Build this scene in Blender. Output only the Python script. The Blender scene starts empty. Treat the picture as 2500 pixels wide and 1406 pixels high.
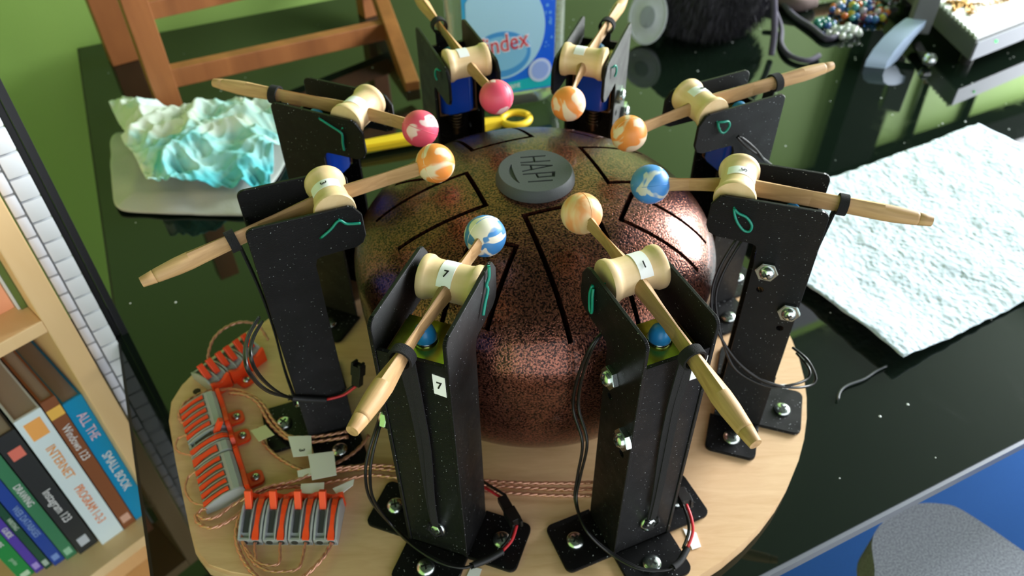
import bpy, bmesh, math, random
from mathutils import Vector, Matrix
PTS = {
'lead0':[(0.0485,-0.1690,0.2302),(0.0359,-0.1804,0.2216),(0.0291,-0.1745,0.1793),(0.0281,-0.1747,0.1454),(0.0352,-0.1891,0.1226),(0.0334,-0.1899,0.0788),(0.0323,-0.1951,0.0503),(0.0396,-0.2187,0.0450),(0.0596,-0.2315,0.0300),(0.0815,-0.2452,0.0290),(0.1013,-0.2471,0.0280),(0.1100,-0.2445,0.0280)],
'sleeve0':[(0.1082,-0.2455,0.0280),(0.1158,-0.2396,0.0280),(0.1234,-0.2292,0.0300)],
'red0':[(0.1229,-0.2300,0.0300),(0.1278,-0.2209,0.0400),(0.1281,-0.2101,0.0440),(0.1263,-0.1974,0.0440)],
'plug0':[(0.1252,-0.1777,0.0360),(0.1280,-0.1950,0.0400)],
'lead1':[(-0.1092,-0.2058,0.1928),(-0.1204,-0.1986,0.1574),(-0.1286,-0.2064,0.1351),(-0.1327,-0.2120,0.1135),(-0.1334,-0.2107,0.0799),(-0.1248,-0.2041,0.0340),(-0.1027,-0.2234,0.0310),(-0.0781,-0.2384,0.0300),(-0.0613,-0.2427,0.0290),(-0.0530,-0.2411,0.0290)],
'sleeve1':[(-0.0554,-0.2418,0.0290),(-0.0414,-0.2363,0.0290),(-0.0287,-0.2295,0.0300)],
'red1':[(-0.0293,-0.2298,0.0300),(-0.0211,-0.2219,0.0340),(-0.0169,-0.2108,0.0380)],
'plug1':[(-0.0296,-0.1833,0.0360),(-0.0168,-0.2100,0.0380)],
'rear1':[(-0.0271,-0.1853,0.0360),(-0.0385,-0.1758,0.0340),(-0.0489,-0.1661,0.0300)],
'lead2':[(-0.2043,-0.1460,0.2224),(-0.1751,-0.2303,0.2909),(-0.1648,-0.2626,0.3085),(-0.1632,-0.2669,0.2981),(-0.1764,-0.2269,0.2356),(-0.2156,-0.1149,0.0920)],
'lead2b':[(-0.2114,-0.1274,0.1993),(-0.1809,-0.2153,0.2716),(-0.1736,-0.2397,0.2796),(-0.1819,-0.2181,0.2376),(-0.2034,-0.1565,0.1492),(-0.2133,-0.1151,0.0910)],
'sleeve2':[(-0.2156,-0.1149,0.0920),(-0.2017,-0.1106,0.0841),(-0.1877,-0.1052,0.0760)],
'red2':[(-0.1883,-0.1055,0.0763),(-0.1720,-0.1014,0.0778),(-0.1596,-0.0976,0.0857)],
'plug2':[(-0.1587,-0.0973,0.0865),(-0.1555,-0.0918,0.1090)],
'lead7':[(0.1683,-0.0552,0.2171),(0.1564,-0.0640,0.1935),(0.1521,-0.0710,0.1695),(0.1564,-0.0829,0.1443),(0.1748,-0.0953,0.1156),(0.1977,-0.1049,0.0977),(0.2228,-0.1110,0.0917),(0.2476,-0.1023,0.0824),(0.2557,-0.0945,0.0842),(0.2496,-0.0819,0.0936),(0.2400,-0.0662,0.0942)],
'lead7b':[(0.1722,-0.0565,0.2159),(0.1601,-0.0652,0.1899),(0.1559,-0.0722,0.1659),(0.1609,-0.0844,0.1407),(0.1680,-0.0899,0.1204),(0.1811,-0.0974,0.0987),(0.2060,-0.1076,0.0896),(0.2263,-0.1101,0.0932),(0.2440,-0.1012,0.0907),(0.2478,-0.0919,0.0938),(0.2448,-0.0677,0.0880)],
'lead6':[(0.1871,0.0529,0.2452),(0.2022,0.0566,0.2296),(0.2183,0.0641,0.2155),(0.2320,0.0726,0.2018)],
'copperA':[(0.0558,-0.1677,0.0240),(0.0266,-0.1685,0.0240),(-0.0025,-0.1667,0.0240),(-0.0316,-0.1642,0.0240),(-0.0573,-0.1608,0.0240),(-0.0909,-0.1517,0.0240),(-0.1285,-0.1459,0.0240),(-0.1512,-0.1433,0.0240),(-0.1733,-0.1451,0.0240),(-0.1981,-0.1504,0.0260),(-0.2220,-0.1592,0.0270),(-0.2391,-0.1654,0.0260),(-0.2515,-0.1757,0.0250),(-0.2565,-0.1883,0.0240),(-0.2564,-0.2059,0.0240),(-0.2494,-0.2229,0.0240),(-0.2365,-0.2393,0.0240),(-0.2203,-0.2518,0.0240),(-0.2033,-0.2538,0.0240),(-0.1900,-0.2453,0.0240),(-0.1785,-0.2323,0.0260),(-0.1721,-0.2262,0.0280)],
'copperB':[(0.0551,-0.1743,0.0240),(0.0262,-0.1747,0.0240),(-0.0099,-0.1724,0.0240),(-0.0389,-0.1695,0.0240),(-0.0830,-0.1604,0.0240),(-0.1277,-0.1532,0.0240),(-0.1502,-0.1507,0.0240),(-0.1754,-0.1554,0.0240),(-0.2003,-0.1606,0.0240),(-0.2250,-0.1635,0.0260),(-0.2415,-0.1701,0.0270),(-0.2533,-0.1830,0.0250),(-0.2650,-0.1941,0.0240),(-0.2773,-0.2009,0.0240),(-0.2895,-0.1976,0.0240),(-0.2951,-0.1905,0.0240),(-0.2916,-0.1844,0.0250),(-0.2868,-0.1839,0.0260)],
'copperC':[(0.0563,-0.1618,0.0240),(0.0269,-0.1626,0.0240),(-0.0170,-0.1614,0.0240),(-0.0537,-0.1574,0.0240),(-0.0985,-0.1481,0.0240),(-0.1364,-0.1413,0.0240),(-0.1621,-0.1431,0.0260),(-0.1907,-0.1484,0.0280),(-0.2146,-0.1587,0.0280),(-0.2354,-0.1638,0.0280),(-0.2484,-0.1707,0.0280),(-0.2583,-0.1762,0.0260),(-0.2681,-0.1821,0.0240),(-0.2765,-0.1908,0.0240),(-0.2866,-0.1930,0.0240),(-0.2934,-0.1889,0.0240)],
'copperD':[(-0.1754,-0.1027,0.0260),(-0.1938,-0.1079,0.0270),(-0.2162,-0.1110,0.0280),(-0.2326,-0.1072,0.0270),(-0.2489,-0.0899,0.0260),(-0.2645,-0.0690,0.0270),(-0.2812,-0.0567,0.0280),(-0.3019,-0.0494,0.0260),(-0.3264,-0.0515,0.0240),(-0.3415,-0.0627,0.0240),(-0.3441,-0.0778,0.0240),(-0.3366,-0.0903,0.0260),(-0.3307,-0.0909,0.0280)],
'copperE':[(-0.1745,-0.1094,0.0260),(-0.1929,-0.1135,0.0270),(-0.2133,-0.1167,0.0280),(-0.2318,-0.1110,0.0270),(-0.2513,-0.0933,0.0260),(-0.2681,-0.0697,0.0280),(-0.2818,-0.0609,0.0300),(-0.2996,-0.0563,0.0280)],
'copperF':[(-0.1558,-0.1063,0.0240),(-0.1619,-0.1193,0.0240),(-0.1717,-0.1305,0.0240),(-0.1883,-0.1427,0.0260),(-0.2062,-0.1468,0.0260),(-0.2266,-0.1377,0.0260),(-0.2430,-0.1248,0.0240),(-0.2557,-0.1107,0.0240),(-0.2629,-0.0964,0.0240)],
'curl1':[(-0.2288,-0.2268,0.0260),(-0.2330,-0.2329,0.0240),(-0.2348,-0.2351,0.0240)],
'curl2':[(-0.2083,-0.2271,0.0260),(-0.2136,-0.2332,0.0240),(-0.2204,-0.2360,0.0240),(-0.2313,-0.2330,0.0240),(-0.2421,-0.2230,0.0240),(-0.2505,-0.2098,0.0240),(-0.2567,-0.1962,0.0240)],
'curl3':[(-0.1889,-0.2274,0.0260),(-0.1964,-0.2381,0.0240),(-0.2092,-0.2415,0.0240),(-0.2229,-0.2402,0.0240),(-0.2367,-0.2314,0.0240),(-0.2473,-0.2173,0.0240),(-0.2545,-0.2021,0.0240)],
'arc':[(-0.3258,-0.0260,0.0400),(-0.3265,-0.0155,0.0450),(-0.3238,-0.0020,0.0500),(-0.3150,0.0110,0.0520),(-0.3010,0.0210,0.0500),(-0.2872,0.0251,0.0400),(-0.2761,0.0136,0.0300)],
'loop1':[(-0.3261,-0.1063,0.0280),(-0.3356,-0.1070,0.0240),(-0.3358,-0.1163,0.0240),(-0.3291,-0.1233,0.0240),(-0.3146,-0.1295,0.0280)],
'loop2':[(-0.3052,-0.1465,0.0280),(-0.3135,-0.1502,0.0240),(-0.3126,-0.1629,0.0240),(-0.3023,-0.1755,0.0240),(-0.2876,-0.1810,0.0260)],
'thincable':[(0.3763,-0.0111,0.0030),(0.3632,-0.0177,0.0030),(0.3465,-0.0286,0.0030),(0.3269,-0.0365,0.0030),(0.3167,-0.0444,0.0030),(0.3108,-0.0550,0.0030)],
'flag_big':[(-0.2061,-0.1346,0.0340),(-0.1831,-0.1315,0.0340),(-0.1765,-0.1569,0.0340),(-0.1975,-0.1616,0.0340)],
'flag3':[(-0.2300,-0.1113,0.0300),(-0.2082,-0.1108,0.0300),(-0.2035,-0.1328,0.0300),(-0.2204,-0.1343,0.0300)],
'flagk':[(-0.2666,-0.1041,0.0300),(-0.2541,-0.0977,0.0300),(-0.2431,-0.1092,0.0300),(-0.2560,-0.1165,0.0300)],
'flagb':[(-0.1790,-0.1681,0.0300),(-0.1612,-0.1587,0.0300),(-0.1614,-0.1650,0.0300),(-0.1727,-0.1760,0.0300)],
'flagc':[(-0.2079,-0.1630,0.0300),(-0.1874,-0.1617,0.0300),(-0.1861,-0.1733,0.0300),(-0.2064,-0.1726,0.0300)],
'flagd':[(-0.2138,-0.1493,0.0300),(-0.2011,-0.1461,0.0300),(-0.1990,-0.1539,0.0300),(-0.2117,-0.1562,0.0300)],
'wood_bits':[(0.1255,-0.2049,0.0185),(0.1363,-0.2089,0.0185),(0.1380,-0.2221,0.0185),(0.1300,-0.2246,0.0185),(-0.0552,-0.2421,0.0185),(-0.0477,-0.2450,0.0185),(0.2492,-0.0533,0.0185)],
}
MALLETS = [[(0.0643, -0.155, 0.268), (0.0351, -0.0845, 0.2667), (0.1171, -0.2924, 0.2622)], [(-0.0586, -0.1606, 0.268), (-0.0377, -0.0986, 0.2577), (-0.1076, -0.2886, 0.2745)], [(-0.1582, -0.0607, 0.268), (-0.0784, -0.0248, 0.2737), (-0.283, -0.1387, 0.2522)], [(-0.1538, 0.0694, 0.268), (-0.0955, 0.0351, 0.2696), (-0.2951, 0.1164, 0.2728)], [(-0.0598, 0.1593, 0.268), (-0.03, 0.0901, 0.2682), (-0.1111, 0.2959, 0.2683)], [(0.0559, 0.158, 0.268), (0.036, 0.0854, 0.2629), (0.1045, 0.2953, 0.2611)], [(0.1531, 0.0712, 0.268), (0.0852, 0.0331, 0.2629), (0.2892, 0.1303, 0.274)], [(0.1592, -0.0522, 0.268), (0.0942, -0.0375, 0.2592), (0.2989, -0.091, 0.2596)]]
CAM = ((-0.01814, -0.547893, 0.622088),(0.999899, -0.009691, -0.010421),(0.014231, 0.680933, 0.732208),(0.0, 0.732282, -0.681002))
LENS = 27.13
YAW = 0.43546
ZB = 0.018      # top of the round board
ZS = 0.268      # height of the spool axles
C = bpy.context.scene.collection
rnd = random.Random(7)

# ------------------------------------------------------------------ camera
cam_data = bpy.data.cameras.new('camera')
cam = bpy.data.objects.new('camera', cam_data); C.objects.link(cam)
cp, cr, cu, cf = [Vector(a) for a in CAM]
m = Matrix.Identity(4)
for i in range(3):
    m[i][0] = cr[i]; m[i][1] = cu[i]; m[i][2] = -cf[i]; m[i][3] = cp[i]
cam.matrix_world = m
cam_data.sensor_width = 36; cam_data.lens = LENS; cam_data.clip_start = 0.02
cam_data.dof.use_dof = True; cam_data.dof.focus_distance = 0.50; cam_data.dof.aperture_fstop = 8.0
bpy.context.scene.camera = cam

# ------------------------------------------------------------------ light
vs = bpy.context.scene.view_settings
vs.view_transform = 'Standard'; vs.look = 'None'; vs.exposure = 0.0; vs.gamma = 1.0; vs.use_curve_mapping = False
w = bpy.data.worlds.new('world'); bpy.context.scene.world = w; w.use_nodes = True
w.node_tree.nodes['Background'].inputs[0].default_value = (0.92, 0.95, 1.0, 1)
w.node_tree.nodes['Background'].inputs[1].default_value = 2.1

U = Vector((math.cos(YAW), math.sin(YAW), 0)); V = Vector((-math.sin(YAW), math.cos(YAW), 0))
def uv(u, v, z=0.0): return U*u + V*v + Vector((0, 0, z))

def area_light(name, loc, target, sx, sy, power, col):
    d = bpy.data.lights.new(name, 'AREA'); d.shape = 'RECTANGLE'; d.size = sx; d.size_y = sy
    d.energy = power; d.color = col
    o = bpy.data.objects.new(name, d); C.objects.link(o); o.location = loc
    o.rotation_euler = (Vector(target) - Vector(loc)).to_track_quat('-Z', 'Y').to_euler()
    return o
area_light('window_daylight', uv(2.95, 0.33, 1.04), uv(0, 0.33, 0.80), 1.25, 1.30, 225, (0.95, 0.98, 1.0))
area_light('front_fill_light', uv(2.95, -1.15, 1.04), uv(0, -0.6, 0.6), 0.9, 1.30, 50, (0.95, 0.98, 1.0))  # fill lamp added to brighten the tower fronts and the chair seat

# ------------------------------------------------------------------ materials
def srgb(r, g, b):
    def f(c):
        c /= 255.0
        return c/12.92 if c <= 0.04045 else ((c+0.055)/1.055)**2.4
    return (f(r), f(g), f(b), 1)
def new_mat(name):
    mt = bpy.data.materials.new(name); mt.use_nodes = True
    nt = mt.node_tree; b = nt.nodes['Principled BSDF']
    return mt, nt, b
def mat(name, col, rough=0.5, metal=0.0, bump=0.0, bscale=200.0, var=0.0, vscale=30.0, trans=0.0, ior=1.5, coat=0.0, spec=0.5, stretch=None, alpha=1.0):
    mt, nt, b = new_mat(name)
    b.inputs['Base Color'].default_value = col; b.inputs['Roughness'].default_value = rough
    b.inputs['Metallic'].default_value = metal; b.inputs['IOR'].default_value = ior
    b.inputs['Transmission Weight'].default_value = trans; b.inputs['Coat Weight'].default_value = coat
    b.inputs['Specular IOR Level'].default_value = spec
    N = nt.nodes; K = nt.links
    if bump or var:
        tc = N.new('ShaderNodeTexCoord'); mp = N.new('ShaderNodeMapping'); K.new(tc.outputs['Object'], mp.inputs[0])
        if stretch: mp.inputs['Scale'].default_value = stretch
    if var:
        nz = N.new('ShaderNodeTexNoise'); nz.inputs['Scale'].default_value = vscale; nz.inputs['Detail'].default_value = 4
        K.new(mp.outputs[0], nz.inputs['Vector'])
        mx = N.new('ShaderNodeMix'); mx.data_type = 'RGBA'
        mx.inputs[6].default_value = tuple(c*(1-var) for c in col[:3])+(1,)
        mx.inputs[7].default_value = tuple(min(1, c*(1+var)) for c in col[:3])+(1,)
        K.new(nz.outputs['Fac'], mx.inputs[0]); K.new(mx.outputs[2], b.inputs['Base Color'])
    if bump:
        nb = N.new('ShaderNodeTexNoise'); nb.inputs['Scale'].default_value = bscale; nb.inputs['Detail'].default_value = 3
        K.new(mp.outputs[0], nb.inputs['Vector'])
        bp = N.new('ShaderNodeBump'); bp.inputs['Strength'].default_value = bump; bp.inputs['Distance'].default_value = 0.001
        K.new(nb.outputs['Fac'], bp.inputs['Height']); K.new(bp.outputs[0], b.inputs['Normal'])
    return mt
def ramp(nt, fac, stops):
    r = nt.nodes.new('ShaderNodeValToRGB'); nt.links.new(fac, r.inputs[0])
    e = r.color_ramp.elements
    while len(e) < len(stops): e.new(0.5)
    for el, (p, c) in zip(e, stops): el.position = p; el.color = c
    return r
def noise(nt, scale, detail=3, dist=0.0, vec=None, rough=0.5):
    n = nt.nodes.new('ShaderNodeTexNoise'); n.inputs['Scale'].default_value = scale
    n.inputs['Detail'].default_value = detail; n.inputs['Distortion'].default_value = dist; n.inputs['Roughness'].default_value = rough
    if vec is not None: nt.links.new(vec, n.inputs['Vector'])
    return n
def objco(nt, scale=(1, 1, 1)):
    tc = nt.nodes.new('ShaderNodeTexCoord'); mp = nt.nodes.new('ShaderNodeMapping'); mp.inputs['Scale'].default_value = scale
    nt.links.new(tc.outputs['Object'], mp.inputs[0]); return mp.outputs[0]
def bump_from(nt, b, fac, strength, dist=0.001):
    bp = nt.nodes.new('ShaderNodeBump'); bp.inputs['Strength'].default_value = strength; bp.inputs['Distance'].default_value = dist
    nt.links.new(fac, bp.inputs['Height']); nt.links.new(bp.outputs[0], b.inputs['Normal'])

def wood_mat(name, c1, c2, scale, stretch, rough=0.5, bump=0.15):
    mt, nt, b = new_mat(name); v = objco(nt, stretch)
    n = noise(nt, scale, 5, 0.6, v, 0.6)
    r = ramp(nt, n.outputs['Fac'], [(0.3, c1), (0.7, c2)])
    nt.links.new(r.outputs[0], b.inputs['Base Color']); b.inputs['Roughness'].default_value = rough
    bump_from(nt, b, n.outputs['Fac'], bump, 0.0006); return mt
def marble(name, c1, c2, seed, lo=0.46, hi=0.54):
    mt, nt, b = new_mat(name)
    tc = nt.nodes.new('ShaderNodeTexCoord'); mp = nt.nodes.new('ShaderNodeMapping')
    mp.inputs['Location'].default_value = (seed*1.7, seed*0.9, seed*2.3); nt.links.new(tc.outputs['Object'], mp.inputs[0])
    mp.inputs['Scale'].default_value = (1, 1, 0.5)
    n = noise(nt, 42, 1.5, 1.6, mp.outputs[0])
    r = ramp(nt, n.outputs['Fac'], [(lo, c1), (hi, c2)])
    nt.links.new(r.outputs[0], b.inputs['Base Color']); b.inputs['Roughness'].default_value = 0.42; b.inputs['Subsurface Weight'].default_value = 0.0
    return mt

M = {}
# the drum: hammered copper-brown enamel
mt, nt, b = new_mat('hammered_copper'); v = objco(nt)
n1 = noise(nt, 620, 2, 0.4, v); n2 = noise(nt, 26, 2, 0, v)
r1 = ramp(nt, n1.outputs['Fac'], [(0.40, srgb(44, 25, 21)), (0.58, srgb(154, 98, 80))])
mx = nt.nodes.new('ShaderNodeMix'); mx.data_type = 'RGBA'; mx.blend_type = 'MULTIPLY'; mx.inputs[0].default_value = 0.5
r2 = ramp(nt, n2.outputs['Fac'], [(0.3, srgb(175, 165, 165)), (0.7, srgb(255, 250, 245))])
nt.links.new(r1.outputs[0], mx.inputs[6]); nt.links.new(r2.outputs[0], mx.inputs[7]); nt.links.new(mx.outputs[2], b.inputs['Base Color'])
b.inputs['Metallic'].default_value = 0.85; b.inputs['Roughness'].default_value = 0.24; b.inputs['Coat Weight'].default_value = 0.25; b.inputs['Coat Roughness'].default_value = 0.12
bump_from(nt, b, n1.outputs['Fac'], 0.6, 0.0008); M['copper_paint'] = mt
M['slot_dark'] = mat('drum_inside', srgb(6, 5, 5), 0.9)
# black printed plastic with dust specks
mt, nt, b = new_mat('printed_plastic'); v = objco(nt)
n1 = noise(nt, 700, 1, 0, v); n3 = noise(nt, 60, 2, 0, v)
r1 = ramp(nt, n1.outputs['Fac'], [(0.735, srgb(13, 13, 15)), (0.755, srgb(190, 195, 200))])
nt.links.new(r1.outputs[0], b.inputs['Base Color'])
wv = nt.nodes.new('ShaderNodeTexWave'); wv.bands_direction = 'Z'; wv.inputs['Scale'].default_value = 330; wv.inputs['Distortion'].default_value = 1.0
nt.links.new(v, wv.inputs['Vector'])
rr = ramp(nt, n3.outputs['Fac'], [(0.3, (0.36, 0.36, 0.36, 1)), (0.7, (0.5, 0.5, 0.5, 1))]); nt.links.new(rr.outputs[0], b.inputs['Roughness'])
bump_from(nt, b, wv.outputs['Fac'], 0.6, 0.0006); b.inputs['Specular IOR Level'].default_value = 0.24; M['black_plastic'] = mt
M['black_smooth'] = mat('black_smooth', srgb(14, 14, 15), 0.45)
M['spool_wood'] = wood_mat('spool_wood', srgb(226, 192, 142), srgb(240, 212, 168), 60, (1, 0.15, 1), 0.5, 0.1)
M['dowel_wood'] = wood_mat('dowel_wood', srgb(168, 130, 86), srgb(204, 165, 116), 160, (1, 1, 0.06), 0.55, 0.35)
M['orange_marble'] = marble('orange_marble', srgb(250, 152, 72), srgb(244, 218, 186), 3, 0.50, 0.56)
M['orange_marble_pale'] = marble('orange_marble_pale', srgb(238, 160, 100), srgb(238, 202, 155), 9, 0.40, 0.60)
M['pink_marble'] = marble('pink_marble', srgb(232, 84, 112), srgb(250, 214, 212), 5, 0.55, 0.58)
M['blue_marble'] = marble('blue_marble', srgb(70, 142, 214), srgb(205, 212, 205), 12, 0.60, 0.64)
M['white_blue_marble'] = marble('white_blue_marble', srgb(66, 140, 206), srgb(246, 240, 222), 21, 0.435, 0.46)
M['zinc'] = mat('zinc_screw', srgb(205, 215, 212), 0.22, 1.0)
M['zinc_dark'] = mat('zinc_recess', srgb(60, 62, 60), 0.5, 0.8)
M['gold_zinc'] = mat('gold_zinc', srgb(158, 164, 62), 0.25, 1.0, var=0.55, vscale=110)
M['copper_frame'] = mat('solenoid_frame_side', srgb(120, 90, 60), 0.45, 0.5)
M['blue_coil'] = mat('blue_coil', srgb(14, 74, 200), 0.25, 0, coat=0.4)
M['blue_cap'] = mat('blue_cap', srgb(40, 140, 205), 0.35)
M['spring'] = mat('spring_steel', srgb(110, 95, 75), 0.35, 0.9)
M['green_wire'] = mat('green_wire', srgb(14, 140, 118), 0.35)
M['elastic'] = mat('black_elastic', srgb(18, 17, 20), 0.95, bump=0.6, bscale=1500)
M['black_wire'] = mat('black_wire', srgb(16, 16, 17), 0.38)
M['red_wire'] = mat('red_wire', srgb(205, 40, 52), 0.4)
M['sleeve'] = mat('heat_shrink', srgb(30, 31, 34), 0.5)
M['sticker'] = mat('white_sticker', srgb(248, 249, 250), 0.5)
M['sticker_yellow'] = mat('yellowed_sticker', srgb(214, 212, 168), 0.5)
M['ink'] = mat('black_ink', srgb(14, 14, 14), 0.6)
M['rubber_logo'] = mat('grey_rubber', srgb(70, 74, 76), 0.62, bump=0.15, bscale=900)
M['board'] = wood_mat('board_wood', srgb(214, 174, 130), srgb(230, 194, 152), 22, (1.0, 6.0, 1.0), 0.42, 0.12)
M['board_edge'] = mat('board_edge', srgb(226, 202, 160), 0.5)
M['copper_cable'] = mat('copper_cable', srgb(214, 154, 124), 0.28, 0.6, coat=0.8)
M['lever_grey'] = mat('lever_grey', srgb(172, 177, 180), 0.3)
M['lever_dark'] = mat('lever_slot', srgb(52, 54, 54), 0.6)
M['lever_orange'] = mat('lever_orange', srgb(246, 76, 30), 0.4)
# table glass
mt, nt, b = new_mat('black_glass'); v = objco(nt)
b.inputs['Base Color'].default_value = (0.004, 0.008, 0.005, 1); b.inputs['IOR'].default_value = 1.52
n1 = noise(nt, 14, 6, 0.8, v, 0.7)
rr = ramp(nt, n1.outputs['Fac'], [(0.52, (0.02, 0.02, 0.02, 1)), (0.80, (0.16, 0.16, 0.16, 1))]); nt.links.new(rr.outputs[0], b.inputs['Roughness'])
M['black_glass'] = mt
M['edge_grey'] = mat('edge_grey', srgb(112, 116, 126), 0.35, 0.3)
M['green_wall'] = mat('green_wall', srgb(150, 186, 98), 0.6, bump=0.08, bscale=300, var=0.05, vscale=3)
M['ceiling_paint'] = mat('ceiling_paint', srgb(54, 62, 52), 0.8)
M['floor_wood'] = wood_mat('floor_wood', srgb(96, 74, 56), srgb(128, 100, 76), 6, (1, 8, 1), 0.6, 0.05)
M['blue_carpet'] = mat('blue_carpet', srgb(6, 68, 132), 0.95, bump=0.8, bscale=400, var=0.15, vscale=400)
M['birch'] = wood_mat('birch_shelf', srgb(222, 184, 130), srgb(236, 204, 156), 9, (1, 1, 0.15), 0.5, 0.05)
M['teak'] = wood_mat('stained_wood', srgb(120, 70, 36), srgb(162, 102, 56), 14, (1, 1, 0.12), 0.45, 0.1)
M['paper'] = mat('book_pages', srgb(176, 166, 150), 0.9, bump=0.5, bscale=900)
M['tile_white'] = mat('tile_white', srgb(226, 230, 236), 0.35)
M['grout'] = mat('grout', srgb(150, 152, 150), 0.9)
M['black_panel'] = mat('black_panel', srgb(22, 24, 27), 0.5)

# ------------------------------------------------------------------ geometry helpers
def link(name, bm, mt, parent=None, smooth=False, auto=None):
    bmesh.ops.recalc_face_normals(bm, faces=bm.faces[:])
    me = bpy.data.meshes.new(name); bm.to_mesh(me); bm.free()
    mts = mt if isinstance(mt, (list, tuple)) else [mt]
    for a in mts: me.materials.append(M[a] if isinstance(a, str) else a)
    if smooth:
        for p in me.polygons: p.use_smooth = True
        if auto: me.set_sharp_from_angle(angle=math.radians(auto))
    o = bpy.data.objects.new(name, me); C.objects.link(o)
    if parent: o.parent = parent
    return o
def thing(name, label, cat, loc=(0, 0, 0), rz=0.0, group=None):
    o = bpy.data.objects.new(name, None); C.objects.link(o); o.empty_display_size = 0.02
    o.location = loc; o.rotation_euler = (0, 0, rz); o['label'] = label; o['category'] = cat
    if group: o['group'] = group
    return o
def tag(o, label, cat, group=None, kind=None):
    o['label'] = label; o['category'] = cat
    if group: o['group'] = group
    if kind: o['kind'] = kind
    return o
def struct(o): o['kind'] = 'structure'; return o
def new(): return bmesh.new()
def box(bm, c, s, rz=0.0, bev=0.0, mi=0, mtx=None):
    r = bmesh.ops.create_cube(bm, size=1.0)['verts']
    bmesh.ops.scale(bm, vec=s, verts=r)
    if bev:
        es = list({e for vv in r for e in vv.link_edges})
        res = bmesh.ops.bevel(bm, geom=es, offset=bev, segments=2, affect='EDGES', profile=0.6)
        r = list({vv for f in res['faces'] for vv in f.verts} | {vv for vv in r if vv.is_valid})
    mm = Matrix.Translation(Vector(c)) @ Matrix.Rotation(rz, 4, 'Z')
    if mtx is not None: mm = mtx @ mm
    bmesh.ops.transform(bm, matrix=mm, verts=r)
    for vv in r:
        for f in vv.link_faces: f.material_index = mi
    return r
def prism(bm, pts, z0, z1, bev=0.0, axis='Z', seg=2, mi=0):
    """extrude a closed outline pts (2-D) from z0 to z1 along the axis"""
    def P(a, b_, c): return {'Z': (a, b_, c), 'Y': (a, c, b_), 'X': (c, a, b_)}[axis]
    lo = [bm.verts.new(P(a, b_, z0)) for a, b_ in pts]; hi = [bm.verts.new(P(a, b_, z1)) for a, b_ in pts]
    n = len(pts); fs = [bm.faces.new(lo[::-1]), bm.faces.new(hi)]
    for i in range(n): fs.append(bm.faces.new((lo[i], lo[(i+1) % n], hi[(i+1) % n], hi[i])))
    for f in fs: f.material_index = mi
    if bev:
        es = [e for e in fs[0].edges] + [e for e in fs[1].edges]
        bmesh.ops.bevel(bm, geom=es, offset=bev, segments=seg, affect='EDGES')
    return lo+hi
def frame_of(d):
    d = Vector(d).normalized(); a = Vector((0, 0, 1)) if abs(d.z) < 0.9 else Vector((1, 0, 0))
    x = d.cross(a).normalized(); return x, x.cross(d).normalized()
def tube(bm, pts, rad, n=8, closed=False, cap=True, mi=0):
    pts = [Vector(p) for p in pts]; N = len(pts); rings = []
    if not isinstance(rad, (list, tuple)): rad = [rad]*N
    px = None
    for i, p in enumerate(pts):
        d = (pts[(i+1) % N]-pts[i-1]) if closed or 0 < i < N-1 else (pts[1]-pts[0] if i == 0 else pts[-1]-pts[-2])
        d.normalize()
        if px is None: x, y = frame_of(d)
        else:
            x = px - d*px.dot(d)
            if x.length < 1e-6: x, y = frame_of(d)
            x.normalize(); y = d.cross(x)
        px = x
        rings.append([bm.verts.new(p + (x*math.cos(2*math.pi*k/n)+y*math.sin(2*math.pi*k/n))*rad[i]) for k in range(n)])
    for i in range(N if closed else N-1):
        A, B = rings[i], rings[(i+1) % N]
        for k in range(n):
            f = bm.faces.new((A[k], A[(k+1) % n], B[(k+1) % n], B[k])); f.material_index = mi
    if cap and not closed:
        bm.faces.new(rings[0][::-1]).material_index = mi; bm.faces.new(rings[-1]).material_index = mi
def smoothpath(pts, k=5):
    pts = [Vector(p) for p in pts]; out = []
    for i in range(len(pts)-1):
        p0 = pts[max(i-1, 0)]; p1 = pts[i]; p2 = pts[i+1]; p3 = pts[min(i+2, len(pts)-1)]
        for j in range(k):
            t = j/k
            out.append(0.5*((2*p1)+(p2-p0)*t+(2*p0-5*p1+4*p2-p3)*t*t+(3*p1-p0-3*p2+p3)*t**3))
    out.append(pts[-1]); return out
def lathe(bm, prof, n=32, mtx=None, mi=0):
    """prof: list of (r, z); closed at r=0 ends"""
    vs_ = []; rings = []
    for r, z in prof:
        if r < 1e-7: v_ = bm.verts.new((0, 0, z)); rings.append([v_]); vs_.append(v_)
        else:
            rg = [bm.verts.new((r*math.cos(2*math.pi*k/n), r*math.sin(2*math.pi*k/n), z)) for k in range(n)]
            rings.append(rg); vs_ += rg
    for A, B in zip(rings, rings[1:]):
        for k in range(n):
            a0 = A[k % len(A)]; a1 = A[(k+1) % len(A)]; b0 = B[k % len(B)]; b1 = B[(k+1) % len(B)]
            q = []
            for x in (a0, a1, b1, b0):
                if x not in q: q.append(x)
            if len(q) > 2: bm.faces.new(q).material_index = mi
    if mtx is not None: bmesh.ops.transform(bm, matrix=mtx, verts=vs_)
    return vs_
def rotto(d, loc=(0, 0, 0)):
    q = Vector(d).to_track_quat('Z', 'Y'); return Matrix.Translation(Vector(loc)) @ q.to_matrix().to_4x4()
def eval_mesh(o):
    dg = bpy.context.evaluated_depsgraph_get(); return bpy.data.meshes.new_from_object(o.evaluated_get(dg))
def boolean(o, cutters, op='DIFFERENCE'):
    for c in cutters:
        md = o.modifiers.new('cut', 'BOOLEAN'); md.operation = op; md.object = c; md.solver = 'EXACT'
    bpy.context.view_layer.update()
    me = eval_mesh(o); o.modifiers.clear(); o.data = me
    for c in cutters: bpy.data.objects.remove(c)
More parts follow.
